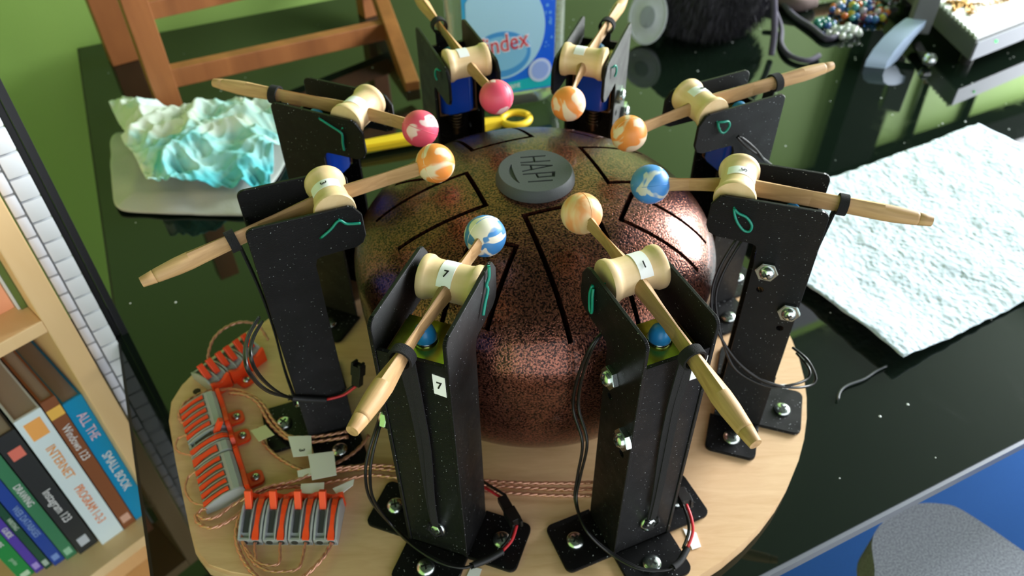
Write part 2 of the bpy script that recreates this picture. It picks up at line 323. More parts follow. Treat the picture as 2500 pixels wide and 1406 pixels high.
def round_rect(x0, x1, y0, y1, r, seg=4):
    """r: one radius or four (x0y0, x1y0, x1y1, x0y1)"""
    if not isinstance(r, (list, tuple)): r = [r]*4
    out = []
    for (cx, cy, a0), rr_ in zip(((x0, y0, 180), (x1, y0, 270), (x1, y1, 0), (x0, y1, 90)), r):
        sx = 1 if cx == x0 else -1; sy = 1 if cy == y0 else -1
        if rr_ <= 0: out.append((cx, cy)); continue
        for k in range(seg+1):
            a = math.radians(a0+90*k/seg); out.append((cx+sx*rr_+rr_*math.cos(a), cy+sy*rr_+rr_*math.sin(a)))
    return out
def text_bm(s, size, depth, mtx, sx=1.0):
    cu_ = bpy.data.curves.new('t', 'FONT'); cu_.body = s; cu_.size = size; cu_.extrude = depth; cu_.align_x = 'CENTER'; cu_.align_y = 'CENTER'
    cu_.resolution_u = 3; cu_.offset = size*0.018 if len(s) == 1 else 0.0
    to = bpy.data.objects.new('t', cu_); C.objects.link(to); bpy.context.view_layer.update()
    me = eval_mesh(to); bm = new(); bm.from_mesh(me)
    bpy.data.objects.remove(to); bpy.data.curves.remove(cu_); bpy.data.meshes.remove(me)
    if sx != 1.0: bmesh.ops.scale(bm, vec=(sx, 1, 1), verts=bm.verts[:])
    bmesh.ops.transform(bm, matrix=mtx, verts=bm.verts[:]); return bm
def basis(o, x, y, z=None):
    x = Vector(x).normalized(); y = Vector(y); y = (y-x*y.dot(x)).normalized(); z = x.cross(y)
    return Matrix(((x.x, y.x, z.x, o[0]), (x.y, y.y, z.y, o[1]), (x.z, y.z, z.z, o[2]), (0, 0, 0, 1)))
def copy_tree(src, parent=None):
    c = src.copy(); C.objects.link(c)
    if parent is not None: c.parent = parent
    for ch in list(src.children): copy_tree(ch, c)
    return c

# ------------------------------------------------------------------ the room
FZ = -0.74
def quadbox(name, mt, u0, u1, v0, v1, z0, z1):
    bm = new(); box(bm, uv((u0+u1)/2, (v0+v1)/2, (z0+z1)/2), (u1-u0, v1-v0, z1-z0), YAW)
    return link(name, bm, mt)
struct(quadbox('floor', 'floor_wood', -1.7, 3.2, -2.2, 1.16, FZ-0.05, FZ))
rug = tag(quadbox('rug', 'blue_carpet', 0.30, 1.6, -1.3, 0.25, FZ, FZ+0.008), 'bright blue rug on the floor under the office chair', 'rug')
struct(quadbox('ceiling', 'ceiling_paint', -1.7, 3.2, -2.2, 1.16, 1.80, 1.85))
struct(quadbox('wall_back', 'green_wall', -1.7, 3.2, 1.06, 1.16, FZ, 1.80))
struct(quadbox('wall_left', 'green_wall', -1.8, -1.7, -2.2, 1.16, FZ, 1.80))
wr = struct(quadbox('wall_right', 'green_wall', 3.0, 3.1, -2.2, 1.06, FZ, 1.80))
cut = quadbox('cut', 'green_wall', 2.9, 3.2, -0.35, 1.0, 0.35, 1.72); cut2 = quadbox('cut', 'green_wall', 2.9, 3.2, -1.62, -0.68, 0.35, 1.72); boolean(wr, [cut, cut2])
struct(quadbox('baseboard_back', 'black_panel', -1.7, 3.0, 1.045, 1.06, FZ, FZ+0.13))
win = struct(quadbox('window_1', 'tile_white', 3.0, 3.06, -0.35, -0.31, 0.35, 1.72))
for (v0, v1, z0, z1) in ((0.96, 1.0, 0.35, 1.72), (-0.31, 0.96, 0.35, 0.39), (-0.31, 0.96, 1.68, 1.72), (0.305, 0.335, 0.39, 1.68)):
    q = quadbox('window_frame', 'tile_white', 3.0, 3.06, v0, v1, z0, z1); q.parent = win
M['pane_glass'] = mat('pane_glass', (0.95, 0.97, 0.97, 1), 0.02, trans=1.0)
for v0, v1 in ((-0.31, 0.305), (0.335, 0.96)): quadbox('pane', 'pane_glass', 3.03, 3.034, v0, v1, 0.39, 1.68).parent = win
added_win = struct(quadbox('added_front_window', 'tile_white', 3.0, 3.06, -1.62, -1.58, 0.35, 1.72))  # out-of-view window added to go with the front fill lamp
for (v0, v1, z0, z1) in ((-0.72, -0.68, 0.35, 1.72), (-1.58, -0.72, 0.35, 0.39), (-1.58, -0.72, 1.68, 1.72)):
    quadbox('window_frame', 'tile_white', 3.0, 3.06, v0, v1, z0, z1).parent = added_win
quadbox('pane', 'pane_glass', 3.03, 3.034, -1.58, -0.72, 0.39, 1.68).parent = added_win

# ------------------------------------------------------------------ table
TU0, TV0, TV1 = -0.393, -0.295, 1.035
tb = thing('table', 'black glass topped table with grey metal edge carrying the drum machine', 'table', uv(0.5, 0.37, FZ))
def tpart(name, mt, *a):
    q = quadbox(name, mt, *a); q.data.transform(Matrix.Translation(-tb.location)); q.parent = tb; return q
tpart('glass_top', 'black_glass', TU0, 1.75, TV0, TV1, -0.008, 0.0)
tpart('edge_trim', 'edge_grey', TU0+0.002, 1.75, TV0-0.004, TV0, -0.013, -0.001)
tpart('edge_trim', 'black_smooth', TU0-0.003, TU0, TV0-0.004, TV1, -0.012, -0.0005)
tpart('apron', 'black_smooth', TU0+0.004, 1.75, TV0+0.004, TV1, -0.03, -0.0085)
for (a, b_) in ((TU0+0.05, TV0+0.05), (TU0+0.05, TV1-0.08), (1.68, TV0+0.05), (1.68, TV1-0.08)):
    tpart('leg', 'black_smooth', a, a+0.05, b_, b_+0.05, FZ, -0.03)

# ------------------------------------------------------------------ round board
def board():
    pts = []
    for k in range(0, 49):
        a = math.radians(-110 + (258)*k/48); pts.append((0.28*math.cos(a), 0.28*math.sin(a)))
    pts += [(-0.268, 0.085), (-0.289, 0.052), (-0.313, 0.036), (-0.345, -0.013), (-0.357, -0.034), (-0.361, -0.056), (-0.356, -0.08), (-0.333, -0.13),
            (-0.299, -0.200), (-0.289, -0.220), (-0.276, -0.233), (-0.255, -0.240), (-0.225, -0.243), (-0.19, -0.245), (-0.15, -0.251)]
    bm = new(); prism(bm, pts, 0.0005, ZB, bev=0.0025)
    return link('round_board', bm, 'board', smooth=True, auto=40)
bd = tag(board(), 'round pale wooden board with a rounded side wing under the drum and strikers', 'board')
kn = new(); lathe(kn, [(0, 0.0003), (0.004, 0.0003), (0.004, 0)], 8, Matrix.Translation((-0.338, -0.045, ZB)))
link('knot', kn, mat('dark_knot', srgb(60, 50, 30), 0.8), bd)
bit_pts = PTS['wood_bits']
def sliver(pts, name, mt, parent, h=0.0004):
    bm = new(); lo = [bm.verts.new(p) for p in pts]; hi = [bm.verts.new(Vector(p)+Vector((0, 0, h))) for p in pts]; n = len(pts)
    bm.faces.new(lo[::-1]); bm.faces.new(hi)
    for i in range(n): bm.faces.new((lo[i], lo[(i+1) % n], hi[(i+1) % n], hi[i]))
    return link(name, bm, mt, parent)
sliver(bit_pts[0:4], 'tape_scrap', 'sticker', bd)
x, y, z = bit_pts[4]; sliver([(x-.004, y-.004, z), (x+.006, y-.006, z), (x+.009, y+.003, z), (x, y+.005, z)], 'tape_scrap', 'sticker', bd)
x, y, z = bit_pts[6]; sliver([(x-.008, y-.006, z), (x+.008, y-.008, z), (x+.008, y+.006, z), (x-.008, y+.006, z)], 'tape_scrap', 'sticker', bd)

# ------------------------------------------------------------------ drum
DR, DT, DE, DN, DB, DNB = 0.1643, ZS-0.0275, ZS-0.105, 2.1, ZS-0.2495, 3.6
def dome(r): return DE+(DT-DE)*max(0.0, 1-min(1, r/DR)**DN)**(1/DN)
def build_drum():
    root = thing('tongue_drum', 'copper brown hammered steel tongue drum with cut tongues and a rubber cap', 'drum', (0.003, 0, ZB))
    bm = new(); K = 40; prof = []
    for off in (0, 1):
        pr = []
        for k in range(K+1):
            a = math.pi/2*k/K
            pr.append((DR*math.sin(a)**(2/DN), DE+(DT-DE)*math.cos(a)**(2/DN)))
        for k in range(1, K+1):
            a = math.pi/2*k/K
            pr.append((DR*math.cos(a)**(2/DNB), DE-(DE-DB)*math.sin(a)**(2/DNB)))
        if off: pr = [(r*(1-0.0035/DR), DE+(z-DE)*0.965) for r, z in pr]
        pr[0] = (0, pr[0][1]); pr[-1] = (0, pr[-1][1])
        lathe(bm, [(r, z-ZB) for r, z in pr], 112)
    sh = link('shell', bm, ['copper_paint'], root, smooth=True)
    cutters = []
    sw = 0.0042
    for az, inn, wid, lat, e1, e2 in ((-72.2, .0405, .061, .004, .150, .150), (-21, .079, .042, .0, .150, .150), (18.7, .0575, .066, .010, .135, .125),
                                      (64, .108, .034, .0, .150, .150), (112, .073, .064, .0, .135, .135), (157, .088, .040, .0, .135, .13), (-160, .0484, .0567, -.010, .135, .128), (-111, .0784, .041, -.006, .149, .146)):
        a = math.radians(az); e = Vector((math.cos(a), math.sin(a))); t = Vector((-e.y, e.x))
        h = wid/2
        def q(x_, y_): p = e*x_+t*(y_+lat); return (p.x, p.y)
        out = [q(e1, -h), q(inn, -h), q(inn, h), q(e2, h), q(e2, h-sw), q(inn+sw, h-sw), q(inn+sw, -h+sw), q(e1, -h+sw)]
        cb = new(); prism(cb, out, ZS-0.16-ZB, ZS+0.02-ZB)
        c = link('cut', cb, 'slot_dark'); c.parent = root; cutters.append(c)
    bpy.context.view_layer.update()
    boolean(sh, cutters)
    sh.data.materials.clear(); sh.data.materials.append(M['copper_paint'])
    for p in sh.data.polygons: p.use_smooth = True
    sh.data.set_sharp_from_angle(angle=math.radians(38))
    # rubber cap with engraved lettering
    bm = new(); zt = ZS-0.0190-ZB; z0 = DT-ZB-0.003
    lathe(bm, [(0, z0), (0.0340, z0), (0.0340, z0+0.0045), (0.0322, zt-0.0012), (0.0312, zt), (0, zt)], 48)
    cap = link('rubber_cap', bm, 'rubber_logo', root, smooth=True, auto=30)
    tv = Vector((0.10, -1, 0)).normalized(); uvv = Vector((1, 0.10, 0)).normalized(); lc = []
    def stroke(t0, u0, t1, u1, wd=0.0018):
        a = tv*t0+uvv*u0; b2 = tv*t1+uvv*u1; d = (b2-a); L = d.length; d.normalize(); n = Vector((-d.y, d.x, 0)); kb_ = new()
        prism(kb_, [(q.x, q.y) for q in (a-n*wd/2-d*wd*0.4, b2-n*wd/2+d*wd*0.4, b2+n*wd/2+d*wd*0.4, a+n*wd/2-d*wd*0.4)], zt-0.0016-0.0001*len(lc), zt+0.002+0.0001*len(lc)); c_ = link('cut', kb_, 'rubber_logo', root); lc.append(c_)
    UB, UT = -0.0105, 0.0150
    stroke(-0.0205, UB+.001, -0.0205, UT-.004); stroke(-0.0125, UB, -0.0125, UT-.001); stroke(-0.0205, 0.001, -0.0125, 0.001)      # H
    stroke(-0.0090, UB, -0.0050, UT); stroke(-0.0050, UT, 0.0005, UB); stroke(-0.0075, -0.003, -0.0012, -0.003)           # A
    stroke(0.0050, UB, 0.0050, UT); stroke(0.0050, UT, 0.0105, UT-.001, 0.0028); stroke(0.0105, UT-.001, 0.0108, 0.001); stroke(0.0108, 0.001, 0.0050, 0.000)   # P
    stroke(0.0165, UB+.003, 0.0165, UT-.003)                                                                           # I
    ab = new(); ap = []
    for k in range(13):
        a = math.radians(158 + 74*k/12); ap.append((0.0235*math.cos(a)*0.92-0.0006, 0.0235*math.sin(a)))
    for k in range(12, -1, -1):
        a = math.radians(158 + 74*k/12); ap.append((0.0235*math.cos(a)*0.92+0.0032*math.sin(math.pi*k/12)+0.0006-0.0005, 0.0235*math.sin(a)))
    prism(ab, ap, zt-0.0015, zt+0.0015); ac = link('cut', ab, 'rubber_logo', root)
    nv = len(cap.data.vertices)
    bpy.context.view_layer.update(); boolean(cap, lc+[ac])
    print('cap verts', nv, len(cap.data.vertices), 'shell', len(sh.data.polygons))
    cap.data.materials.clear(); cap.data.materials.append(M['rubber_logo'])
    for k in range(4):
        a = math.radians(45+90*k); fb = new()
        lathe(fb, [(0, 0), (0.009, 0), (0.009, 0.004), (0, 0.004)], 16, Matrix.Translation((0.09*math.cos(a), 0.09*math.sin(a), 0)))
        link('rubber_foot', fb, 'black_smooth', root)
    return root
build_drum()
# ------------------------------------------------------------------ striker towers
HW = 0.0270; TH = 0.003
def plate_outline():
    # (x outward, z up) in tower space; x=0 is r=0.2125
    X0, X1, X2 = -0.0620, -0.0190, 0.0240; Zt, Za = 0.2565, 0.2170
    p = [(X1, 0.0), (X2, 0.0)]
    for k in range(5):
        a = math.radians(90*k/4); p.append((X2-0.006+0.006*math.cos(a), Zt-0.006+0.006*math.sin(a)))
    p += [(X0+0.010, Zt), (X0+0.006, Zt-0.0015), (X0+0.0005, Zt-0.010), (X0, Za+0.010)]
    p += [(X0+0.003, Za+0.003), (X0+0.009, Za)]
    p += [(X1-0.006, Za), (X1-0.002, Za-0.002), (X1, Za-0.008)]
    return p
def screw_bm(d, loc, r=0.0052, hgt=0.003, hexnut=False):
    bm = new(); mm = rotto(d, loc)
    if hexnut:
        bm2 = [(1.38*r*math.cos(math.radians(60*k)), 1.38*r*math.sin(math.radians(60*k))) for k in range(6)]
        vv = prism(bm, bm2, 0, 0.0045, bev=0.0005); bmesh.ops.transform(bm, matrix=mm, verts=bm.verts[:])
        bm3 = new(); z0 = 0.0045
    else: z0 = 0.0
    n0 = set(bm.verts)
    if hexnut: r *= 0.88
    prof = [(0, z0), (r, z0), (r, z0+hgt*0.25), (r*0.9, z0+hgt*0.6), (r*0.6, z0+hgt*0.92), (0, z0+hgt)]
    lathe(bm, prof, 16, mm)
    for k in range(2):      # phillips recess
        box(bm, (0, 0, z0+hgt*0.9), (r*0.95 if k else r*0.2, r*0.2 if k else r*0.95, hgt*0.34), mtx=mm @ Matrix.Rotation(0.6, 4, 'Z'), mi=1)
    return bm
def tower_master():
    root = thing('striker_tower', '', 'tower')
    for s in (1, -1):
        bm = new(); a, b_ = (HW-TH, HW) if s > 0 else (-HW, -HW+TH)
        pl = plate_outline(); 
        lo = [bm.verts.new((x, a, z)) for x, z in pl]; hi = [bm.verts.new((x, b_, z)) for x, z in pl]; n = len(pl)
        f0 = bm.faces.new(lo); f1 = bm.faces.new(hi[::-1])
        for i in range(n): bm.faces.new((lo[i], lo[(i+1) % n], hi[(i+1) % n], hi[i]))
        bmesh.ops.bevel(bm, geom=list(f0.edges)+list(f1.edges), offset=0.0005, segments=1, affect='EDGES')
        p = link('side_plate', bm, 'black_plastic', root)
        if s < 0:
            cs = []
            for (x, z) in ((-0.0095, 0.1715), (0.0145, 0.1335)):
                cb = new(); lathe(cb, [(0, -0.01), (0.0031, -0.01), (0.0031, 0.01), (0, 0.01)], 16, rotto((0, 1, 0), (x, -HW, z))); cs.append(link('cut', cb, 'black_plastic', root))
            bpy.context.view_layer.update(); boolean(p, cs); p.data.materials.clear(); p.data.materials.append(M['black_plastic'])
    bm = new(); box(bm, (0.0215, 0, 0.116), (0.003, 2*(HW-TH), 0.232), bev=0.0004); link('front_panel', bm, 'black_plastic', root)
    bm = new(); prism(bm, round_rect(-0.0225, 0.0235, HW-0.001, 0.0685, [0, 0, 0.006, 0.006]), 0, 0.0038, bev=0.0006); link('foot_flange', bm, 'black_plastic', root)
    bm = new(); prism(bm, round_rect(-0.0225, 0.0235, -0.0685, -HW+0.001, [0.006, 0.006, 0, 0]), 0, 0.0038, bev=0.0006); link('foot_flange', bm, 'black_plastic', root)
    bm = new(); prism(bm, round_rect(0.0235, 0.0620, -HW, HW, [0, 0.007, 0.007, 0]), 0, 0.0038, bev=0.0006); link('foot_flange', bm, 'black_plastic', root)
    for (x, y) in ((0.0, 0.0485), (0.0, -0.0505), (0.0435, -0.002)):
        link('mounting_screw', screw_bm((0.05, 0, 1), (x, y, 0.0038), r=0.0080, hgt=0.0042), ['zinc', 'zinc_dark'], root, smooth=True, auto=35)
    for (x, z) in ((-0.0085, 0.1935), (0.0170, 0.1550)):
        link('side_bolt', screw_bm((0, -1, 0.05), (x, -HW, z), r=0.0066, hgt=0.0040, hexnut=True), ['zinc', 'zinc_dark'], root, smooth=True, auto=35)
    link('band_screw', screw_bm((1, 0.0, 0.25), (0.0245, 0.002, 0.036), r=0.0080, hgt=0.0042), ['zinc', 'zinc_dark'], root, smooth=True, auto=35)
    # solenoid
    bm = new(); box(bm, (0.0005, 0, 0.2262), (0.0375, 0.040, 0.0016), bev=0.0003)
    link('solenoid_plate', bm, 'gold_zinc', root)
    for s in (1, -1):
        bm = new(); box(bm, (0.0005, s*0.0205, 0.2000), (0.0300, 0.0016, 0.052), bev=0.0003); link('solenoid_bracket', bm, 'copper_frame', root)
    bm = new(); box(bm, (0.0005, 0, 0.1745), (0.030, 0.040, 0.0016), bev=0.0003); link('solenoid_bracket', bm, 'copper_frame', root)
    bm = new(); prism(bm, round_rect(-0.0175, 0.0155, -0.0185, 0.0185, 0.008, 5), 0.176, 0.2250, bev=0.001); link('coil', bm, 'blue_coil', root, smooth=True, auto=40)
    bm = new(); lathe(bm, [(0, 0.226), (0.0086, 0.226), (0.0088, 0.2285), (0.0082, 0.2295), (0, 0.2295)], 20); link('plunger_collar', bm, 'zinc', root, smooth=True, auto=40)
    bm = new(); lathe(bm, [(0, 0.2290), (0.0076, 0.2290), (0.0074, 0.2330), (0.0060, 0.2372), (0.0034, 0.2398), (0, 0.2406)], 20); link('plunger_cap', bm, 'blue_cap', root, smooth=True, auto=50)
    bm = new(); pts = [(0.0085*math.cos(2*math.pi*k/12), 0.0085*math.sin(2*math.pi*k/12), 0.172-0.022*k/72) for k in range(73)]
    tube(bm, pts, 0.0010, 5); link('return_spring', bm, 'spring', root, smooth=True)
    bm = new(); lathe(bm, [(0, 0.140), (0.005, 0.140), (0.005, 0.174), (0, 0.174)], 14); link('plunger_rod', bm, 'spring', root, smooth=True, auto=40)
    return root
tower0 = tower_master()
TW_SHIFT = [-0.0028, -0.0028, 0, 0, 0, 0, 0, 0]
TW_LABEL = ['black striker tower in front holding the spool stickered 1, gold plate showing',
            'black striker tower in front with a white 7 sticker on its front panel',
            'black striker tower at left beside the crumpled towel, holding the spool stickered 3',
            'black striker tower behind the crumpled blue towel, with pink ball mallet',
            'black striker tower in front of the blue cleaner bottle, pink ball mallet on top',
            'black striker tower at back right of the cleaner bottle, orange ball mallet',
            'black striker tower at right back with a teal wire ring on its near side',
            'black striker tower beside the white paper towel, holding the spool stickered 5']
towers = []
for i in range(8):
    S = Vector(MALLETS[i][0]); th = math.atan2(S.y, S.x); e = Vector((math.cos(th), math.sin(th), 0)); t = Vector((-e.y, e.x, 0))
    r = tower0 if i == 0 else copy_tree(tower0)
    kx = (1, 1, 1, 1.12, 1.32, 1.36, 1.10, 1)[i]
    r.location = e*(0.1685+0.044*kx) + t*TW_SHIFT[i] + Vector((0, 0, ZB)); r.rotation_euler = (0, 0, th); r.scale = (kx, 1, (1.010, 1.032, 1, 1, 1, 1, 1, 1)[i])
    r['label'] = TW_LABEL[i]; r['group'] = 'striker towers around the drum'
    towers.append(r)
bpy.context.view_layer.update()
def wpart(bm, name, mt, root, smooth=True, auto=None):
    bmesh.ops.transform(bm, matrix=root.matrix_world.inverted(), verts=bm.verts[:]); return link(name, bm, mt, root, smooth, auto)
def lpart_tube(root, name, pts, rad, mt, n=8, k=5):
    bm = new(); tube(bm, smoothpath(pts, k) if k else pts, rad, n); return link(name, bm, mt, root, True)
# axle wires (x outward from r .2125; spool axle at x = -.0425, z = .250)
ax, az = -0.0440, 0.2475
def axle(root, plus, minus):
    sh = root
    lpart_tube(root, 'axle_wire', [(ax, -HW-0.001, az), (ax, HW+0.001, az)], 0.0008, 'green_wire', 6, 0)
    for side, kind in ((1, plus), (-1, minus)):
        y = side*(HW+0.0012); P = lambda dx, dz, dy=0: (ax+dx, y+side*dy, az+dz)
        if kind == 'vee': pts = [P(0.017, -0.012, .001), P(0.008, -0.006, .001), P(0.0005, 0.0, .0005), P(-0.005, -0.0045, .001), P(-0.0145, -0.0045, .004)]
        elif kind == 'updown': pts = [P(-0.0005, 0.014, .0005), P(0.001, 0.006, .001), P(0.0035, 0.0005, .0), P(0.004, -0.003, .001), P(0.010, -0.010, .001), P(0.014, -0.017, .001)]
        elif kind == 'hairpin': pts = [P(0.0, 0.002), P(-0.001, -0.006, .001), P(0.0, -0.018, .001), P(0.0025, -0.021, .001), P(0.004, -0.018, .001), P(0.003, -0.006, .001), P(0.0015, 0.0)]
        elif kind == 'loop': pts = [P(0, 0.0), P(0.004, -0.003, .001), P(0.0105, -0.0055, .001), P(0.0155, -0.0115, .0015), P(0.0150, -0.0175, .0015), P(0.0105, -0.0175, .0015), P(0.005, -0.012, .001), P(0.0015, -0.005, .001), P(0, 0)]
        elif kind == 'ring': pts = [P(0, 0.0), P(0.004, 0.0, .002), P(0.009, -0.001, .002), P(0.011, -0.006, .002), P(0.008, -0.011, .002), P(0.004, -0.0105, .002), P(0.001, -0.005, .001), P(0, 0)]
        elif kind == 'curl': pts = [P(0, 0.0), P(0.002, 0.001, .002), P(0.004, -0.002, .003), P(0.005, -0.008, .003), P(0.004, -0.012, .002)]
        elif kind == 'long': pts = [P(0.020, 0.006, .001), P(0.010, 0.001, .001), P(0.002, -0.003, .001), P(0.0, -0.006, .001), P(0.001, -0.014, .001), P(0.001, -0.022, .001)]
        else: pts = [P(0, -0.001), P(0.001, 0.001, .0015), P(0.002, 0.0, .002)]
        lpart_tube(root, 'axle_wire_end', pts, 0.00105, 'green_wire', 7)
for r, a in zip(towers, (('stub', 'hairpin'), ('updown', 'curl'), ('vee', 'stub'), ('long', 'stub'), ('curl', 'stub'), ('stub', 'curl'), ('stub', 'ring'), ('stub', 'loop'))): axle(r, *a)

# ------------------------------------------------------------------ mallets
def sphere_bm(r, seg=32, rings=18):
    bm = new(); bmesh.ops.create_uvsphere(bm, u_segments=seg, v_segments=rings, radius=r); return bm
BALLS = ['orange_marble_pale', 'white_blue_marble', 'orange_marble', 'pink_marble', 'pink_marble', 'orange_marble', 'orange_marble', 'blue_marble']
ML_LABEL = ['wooden mallet with pale orange swirled ball on the spool stickered 1',
            'wooden mallet with white and blue swirled ball on the spool stickered 7',
            'wooden mallet with orange and white ball on the spool stickered 3',
            'wooden mallet with pink ball pointing left above the crumpled blue towel',
            'wooden mallet with pink ball in front of the blue cleaner bottle',
            'wooden mallet with orange ball to the right of the blue cleaner bottle',
            'wooden mallet with orange ball at far right back, pencil-like tip pointing right',
            'wooden mallet with a blue ball on the spool stickered 5']
DIG = ['1', '7', '3', '', '', '', '6', '5']
SR, SC, SH = 0.0160, 0.0138, 0.0210
spool_prof = [(0, -SH), (SR*0.98, -SH), (SR, -SH+0.0008), (SR, -SH+0.0042), (SR-0.0006, -SH+0.0052), (SC+0.0008, -SH+0.0068), (SC+0.0002, -SH+0.0095), (SC, -0.006), (SC, 0.006), (SC+0.0002, SH-0.0095), (SC+0.0008, SH-0.0068), (SR-0.0006, SH-0.0052), (SR, SH-0.0042), (SR, SH-0.0008), (SR*0.98, SH), (0, SH)]
mallets = []
for i in range(8):
    S, Bp, T = [Vector(a) for a in MALLETS[i]]
    if i in (4, 5): T = T+(T-S)*0.25
    th = math.atan2(S.y, S.x); e = Vector((math.cos(th), math.sin(th), 0)); t = Vector((-e.y, e.x, 0))
    root = thing('mallet', ML_LABEL[i], 'mallet', S, th, 'wooden mallets on the striker towers')
    inv = Matrix.Rotation(-th, 3, 'Z')
    bm = new(); lathe(bm, spool_prof, 40, rotto((0, 1, 0))); link('spool', bm, 'spool_wood', root, True, 50)
    d = inv @ (Bp-S); dn = d.normalized(); Lb = d.length
    bm = new(); tube(bm, [(0, 0, 0), (0, 0, Lb-0.006)], 0.0060, 16); o = link('shaft', bm, 'dowel_wood', root, True, 50)
    o.matrix_local = rotto(dn, dn*0.006)
    bm = sphere_bm(0.0158); o = link('rubber_ball', bm, BALLS[i], root, True)
    o.location = d; o.rotation_euler = (0.7*i+0.4, 1.3*i, 0.9*i)
    # seam of the moulded ball
    bm = new(); tube(bm, [(0.01575*math.cos(2*math.pi*k/48), 0.01575*math.sin(2*math.pi*k/48), 0) for k in range(48)], 0.00025, 5, closed=True)
    sm = link('seam', bm, BALLS[i], o, True); sm.rotation_euler = (1.0+i, 0.5*i, 0)
    d = inv @ (T-S); dn = d.normalized(); Lt = d.length
    bm = new(); rr_ = 0.0067
    tube(bm, [(0, 0, z) for z in (0.004, Lt-0.036, Lt-0.026, Lt-0.012, Lt-0.0105, Lt-0.0100, Lt-0.0095, Lt-0.004, Lt)], [rr_, rr_, rr_*0.97, rr_*0.80, rr_*0.78, rr_*0.71, rr_*0.76, rr_*0.66, rr_*0.58], 16)
    o = link('handle', bm, 'dowel_wood', root, True, 50); o.matrix_local = rotto(dn, (0, 0, 0))
    # sticker wrapped on the spool
    bm = new(); w0, w1 = (-0.001, 0.009) if i not in (2, 7) else (-0.0045, 0.0055)
    if i == 1: w0, w1 = -0.0065, 0.004
    a0, a1 = (25, 130); K = 12; g = []
    for k in range(K+1):
        a = math.radians(a0+(a1-a0)*k/K); g.append([bm.verts.new(((SC+h)*math.cos(a), y, (SC+h)*math.sin(a))) for y in (w0, w1) for h in (0.0001, 0.0004)])
    for A, B_ in zip(g, g[1:]):
        for q in ((0, 1), (1, 3), (3, 2), (2, 0)): bm.faces.new((A[q[0]], A[q[1]], B_[q[1]], B_[q[0]]))
    bm.faces.new((g[0][0], g[0][1], g[0][3], g[0][2])); bm.faces.new((g[-1][0], g[-1][2], g[-1][3], g[-1][1]))
    st = link('sticker', bm, 'sticker', root, True, 50)
    if DIG[i]:
        a = math.radians(62 if i < 2 else 78); n = Vector((math.cos(a), 0, math.sin(a)))
        up = Vector((-math.sin(a), 0, math.cos(a)))
        tb2 = text_bm(DIG[i], 0.0070, 0.00012, basis(n*(SC+0.00095)+Vector((0, (w0+w1)/2, 0)), (0, 1, 0), up))
        link('digit', tb2, 'ink', st)
    mallets.append(root)
    # the elastic that pulls the handle down, looped over it and hooked on the tower's band screw
    tw = towers[i]; m_in = tw.matrix_world.inverted()
    a = m_in @ S; b_ = m_in @ T; f = (0.0345/tw.scale.x*1.0-a.x)/(b_.x-a.x); c = a+(b_-a)*f; ax_d = (b_-a).normalized()
    x_, y_ = frame_of(ax_d)
    bm = new(); K = 20
    ring = [c + x_*0.0079*math.cos(2*math.pi*k/K) + y_*0.0079*math.sin(2*math.pi*k/K) for k in range(K)]
    rows = []
    for k in range(K):
        dr = (ring[k]-c).normalized()
        rows.append([bm.verts.new(ring[k]+ax_d*sx*0.0035 + dr*oo) for sx, oo in ((-1, -0.0011), (1, -0.0011), (1, 0.0006), (-1, 0.0006))])
    for k in range(K):
        for q in range(4): bm.faces.new((rows[k][q], rows[k][(q+1) % 4], rows[(k+1) % K][(q+1) % 4], rows[(k+1) % K][q]))
    link('elastic_loop', bm, 'elastic', tw, True, 50)
    bm = new()
    for s in (0, 1):
        p0 = c+Vector((-0.004, 0.003*(1 if s else -1), -0.0055)); p1 = Vector((0.0262+0.0012*s, 0.0015+0.0016*s, 0.044)); pts = [p0, p0*0.75+p1*0.25+Vector((-0.003, 0, 0)), p0*0.5+p1*0.5+Vector((-0.003, 0.001*s, 0)), p0*0.2+p1*0.8, p1]
        pts = smoothpath(pts, 4); rows = []
        for k, p in enumerate(pts):
            wd = 0.0031-0.0004*(k/len(pts)); rows.append([bm.verts.new(p+Vector(q)) for q in ((-0.0006, -wd, 0), (0.0006, -wd, 0), (0.0006, wd, 0), (-0.0006, wd, 0))])
        for A, B_ in zip(rows, rows[1:]):
            for q in range(4): bm.faces.new((A[q], A[(q+1) % 4], B_[(q+1) % 4], B_[q]))
        bm.faces.new(rows[0][::-1]); bm.faces.new(rows[-1])
        tube(bm, [p1+Vector((0.0005, -0.004, 0.001)), p1+Vector((0.001, -0.006, -0.006)), p1+Vector((0.0012, 0.0, -0.0115)), p1+Vector((0.001, 0.006, -0.006)), p1+Vector((0.0005, 0.004, 0.001))], 0.0012, 6)
    link('elastic_band', bm, 'elastic', tw, True, 50)

# stickers on the front panels
def panel_sticker(tw, y0, y1, z0, z1, txt=None, skew=0.0):
    bm = new(); 
    pts = [(y0, z0), (y1, z0-skew), (y1, z1-skew), (y0, z1)]
    prism(bm, pts, 0.02302, 0.0234, axis='X'); s = link('sticker', bm, 'sticker', tw)
    if txt:
        tb2 = text_bm(txt, 0.009, 0.00015, basis((0.0235, (y0+y1)/2, (z0+z1)/2-skew/2), (0, 1, 0), (0, 0, 1)), 0.9); link('digit', tb2, 'ink', s)
panel_sticker(towers[1], 0.0145, 0.0245-0.0012, 0.205, 0.2235, '7', 0.001)
panel_sticker(towers[0], 0.0125, 0.0235, 0.205, 0.2250)

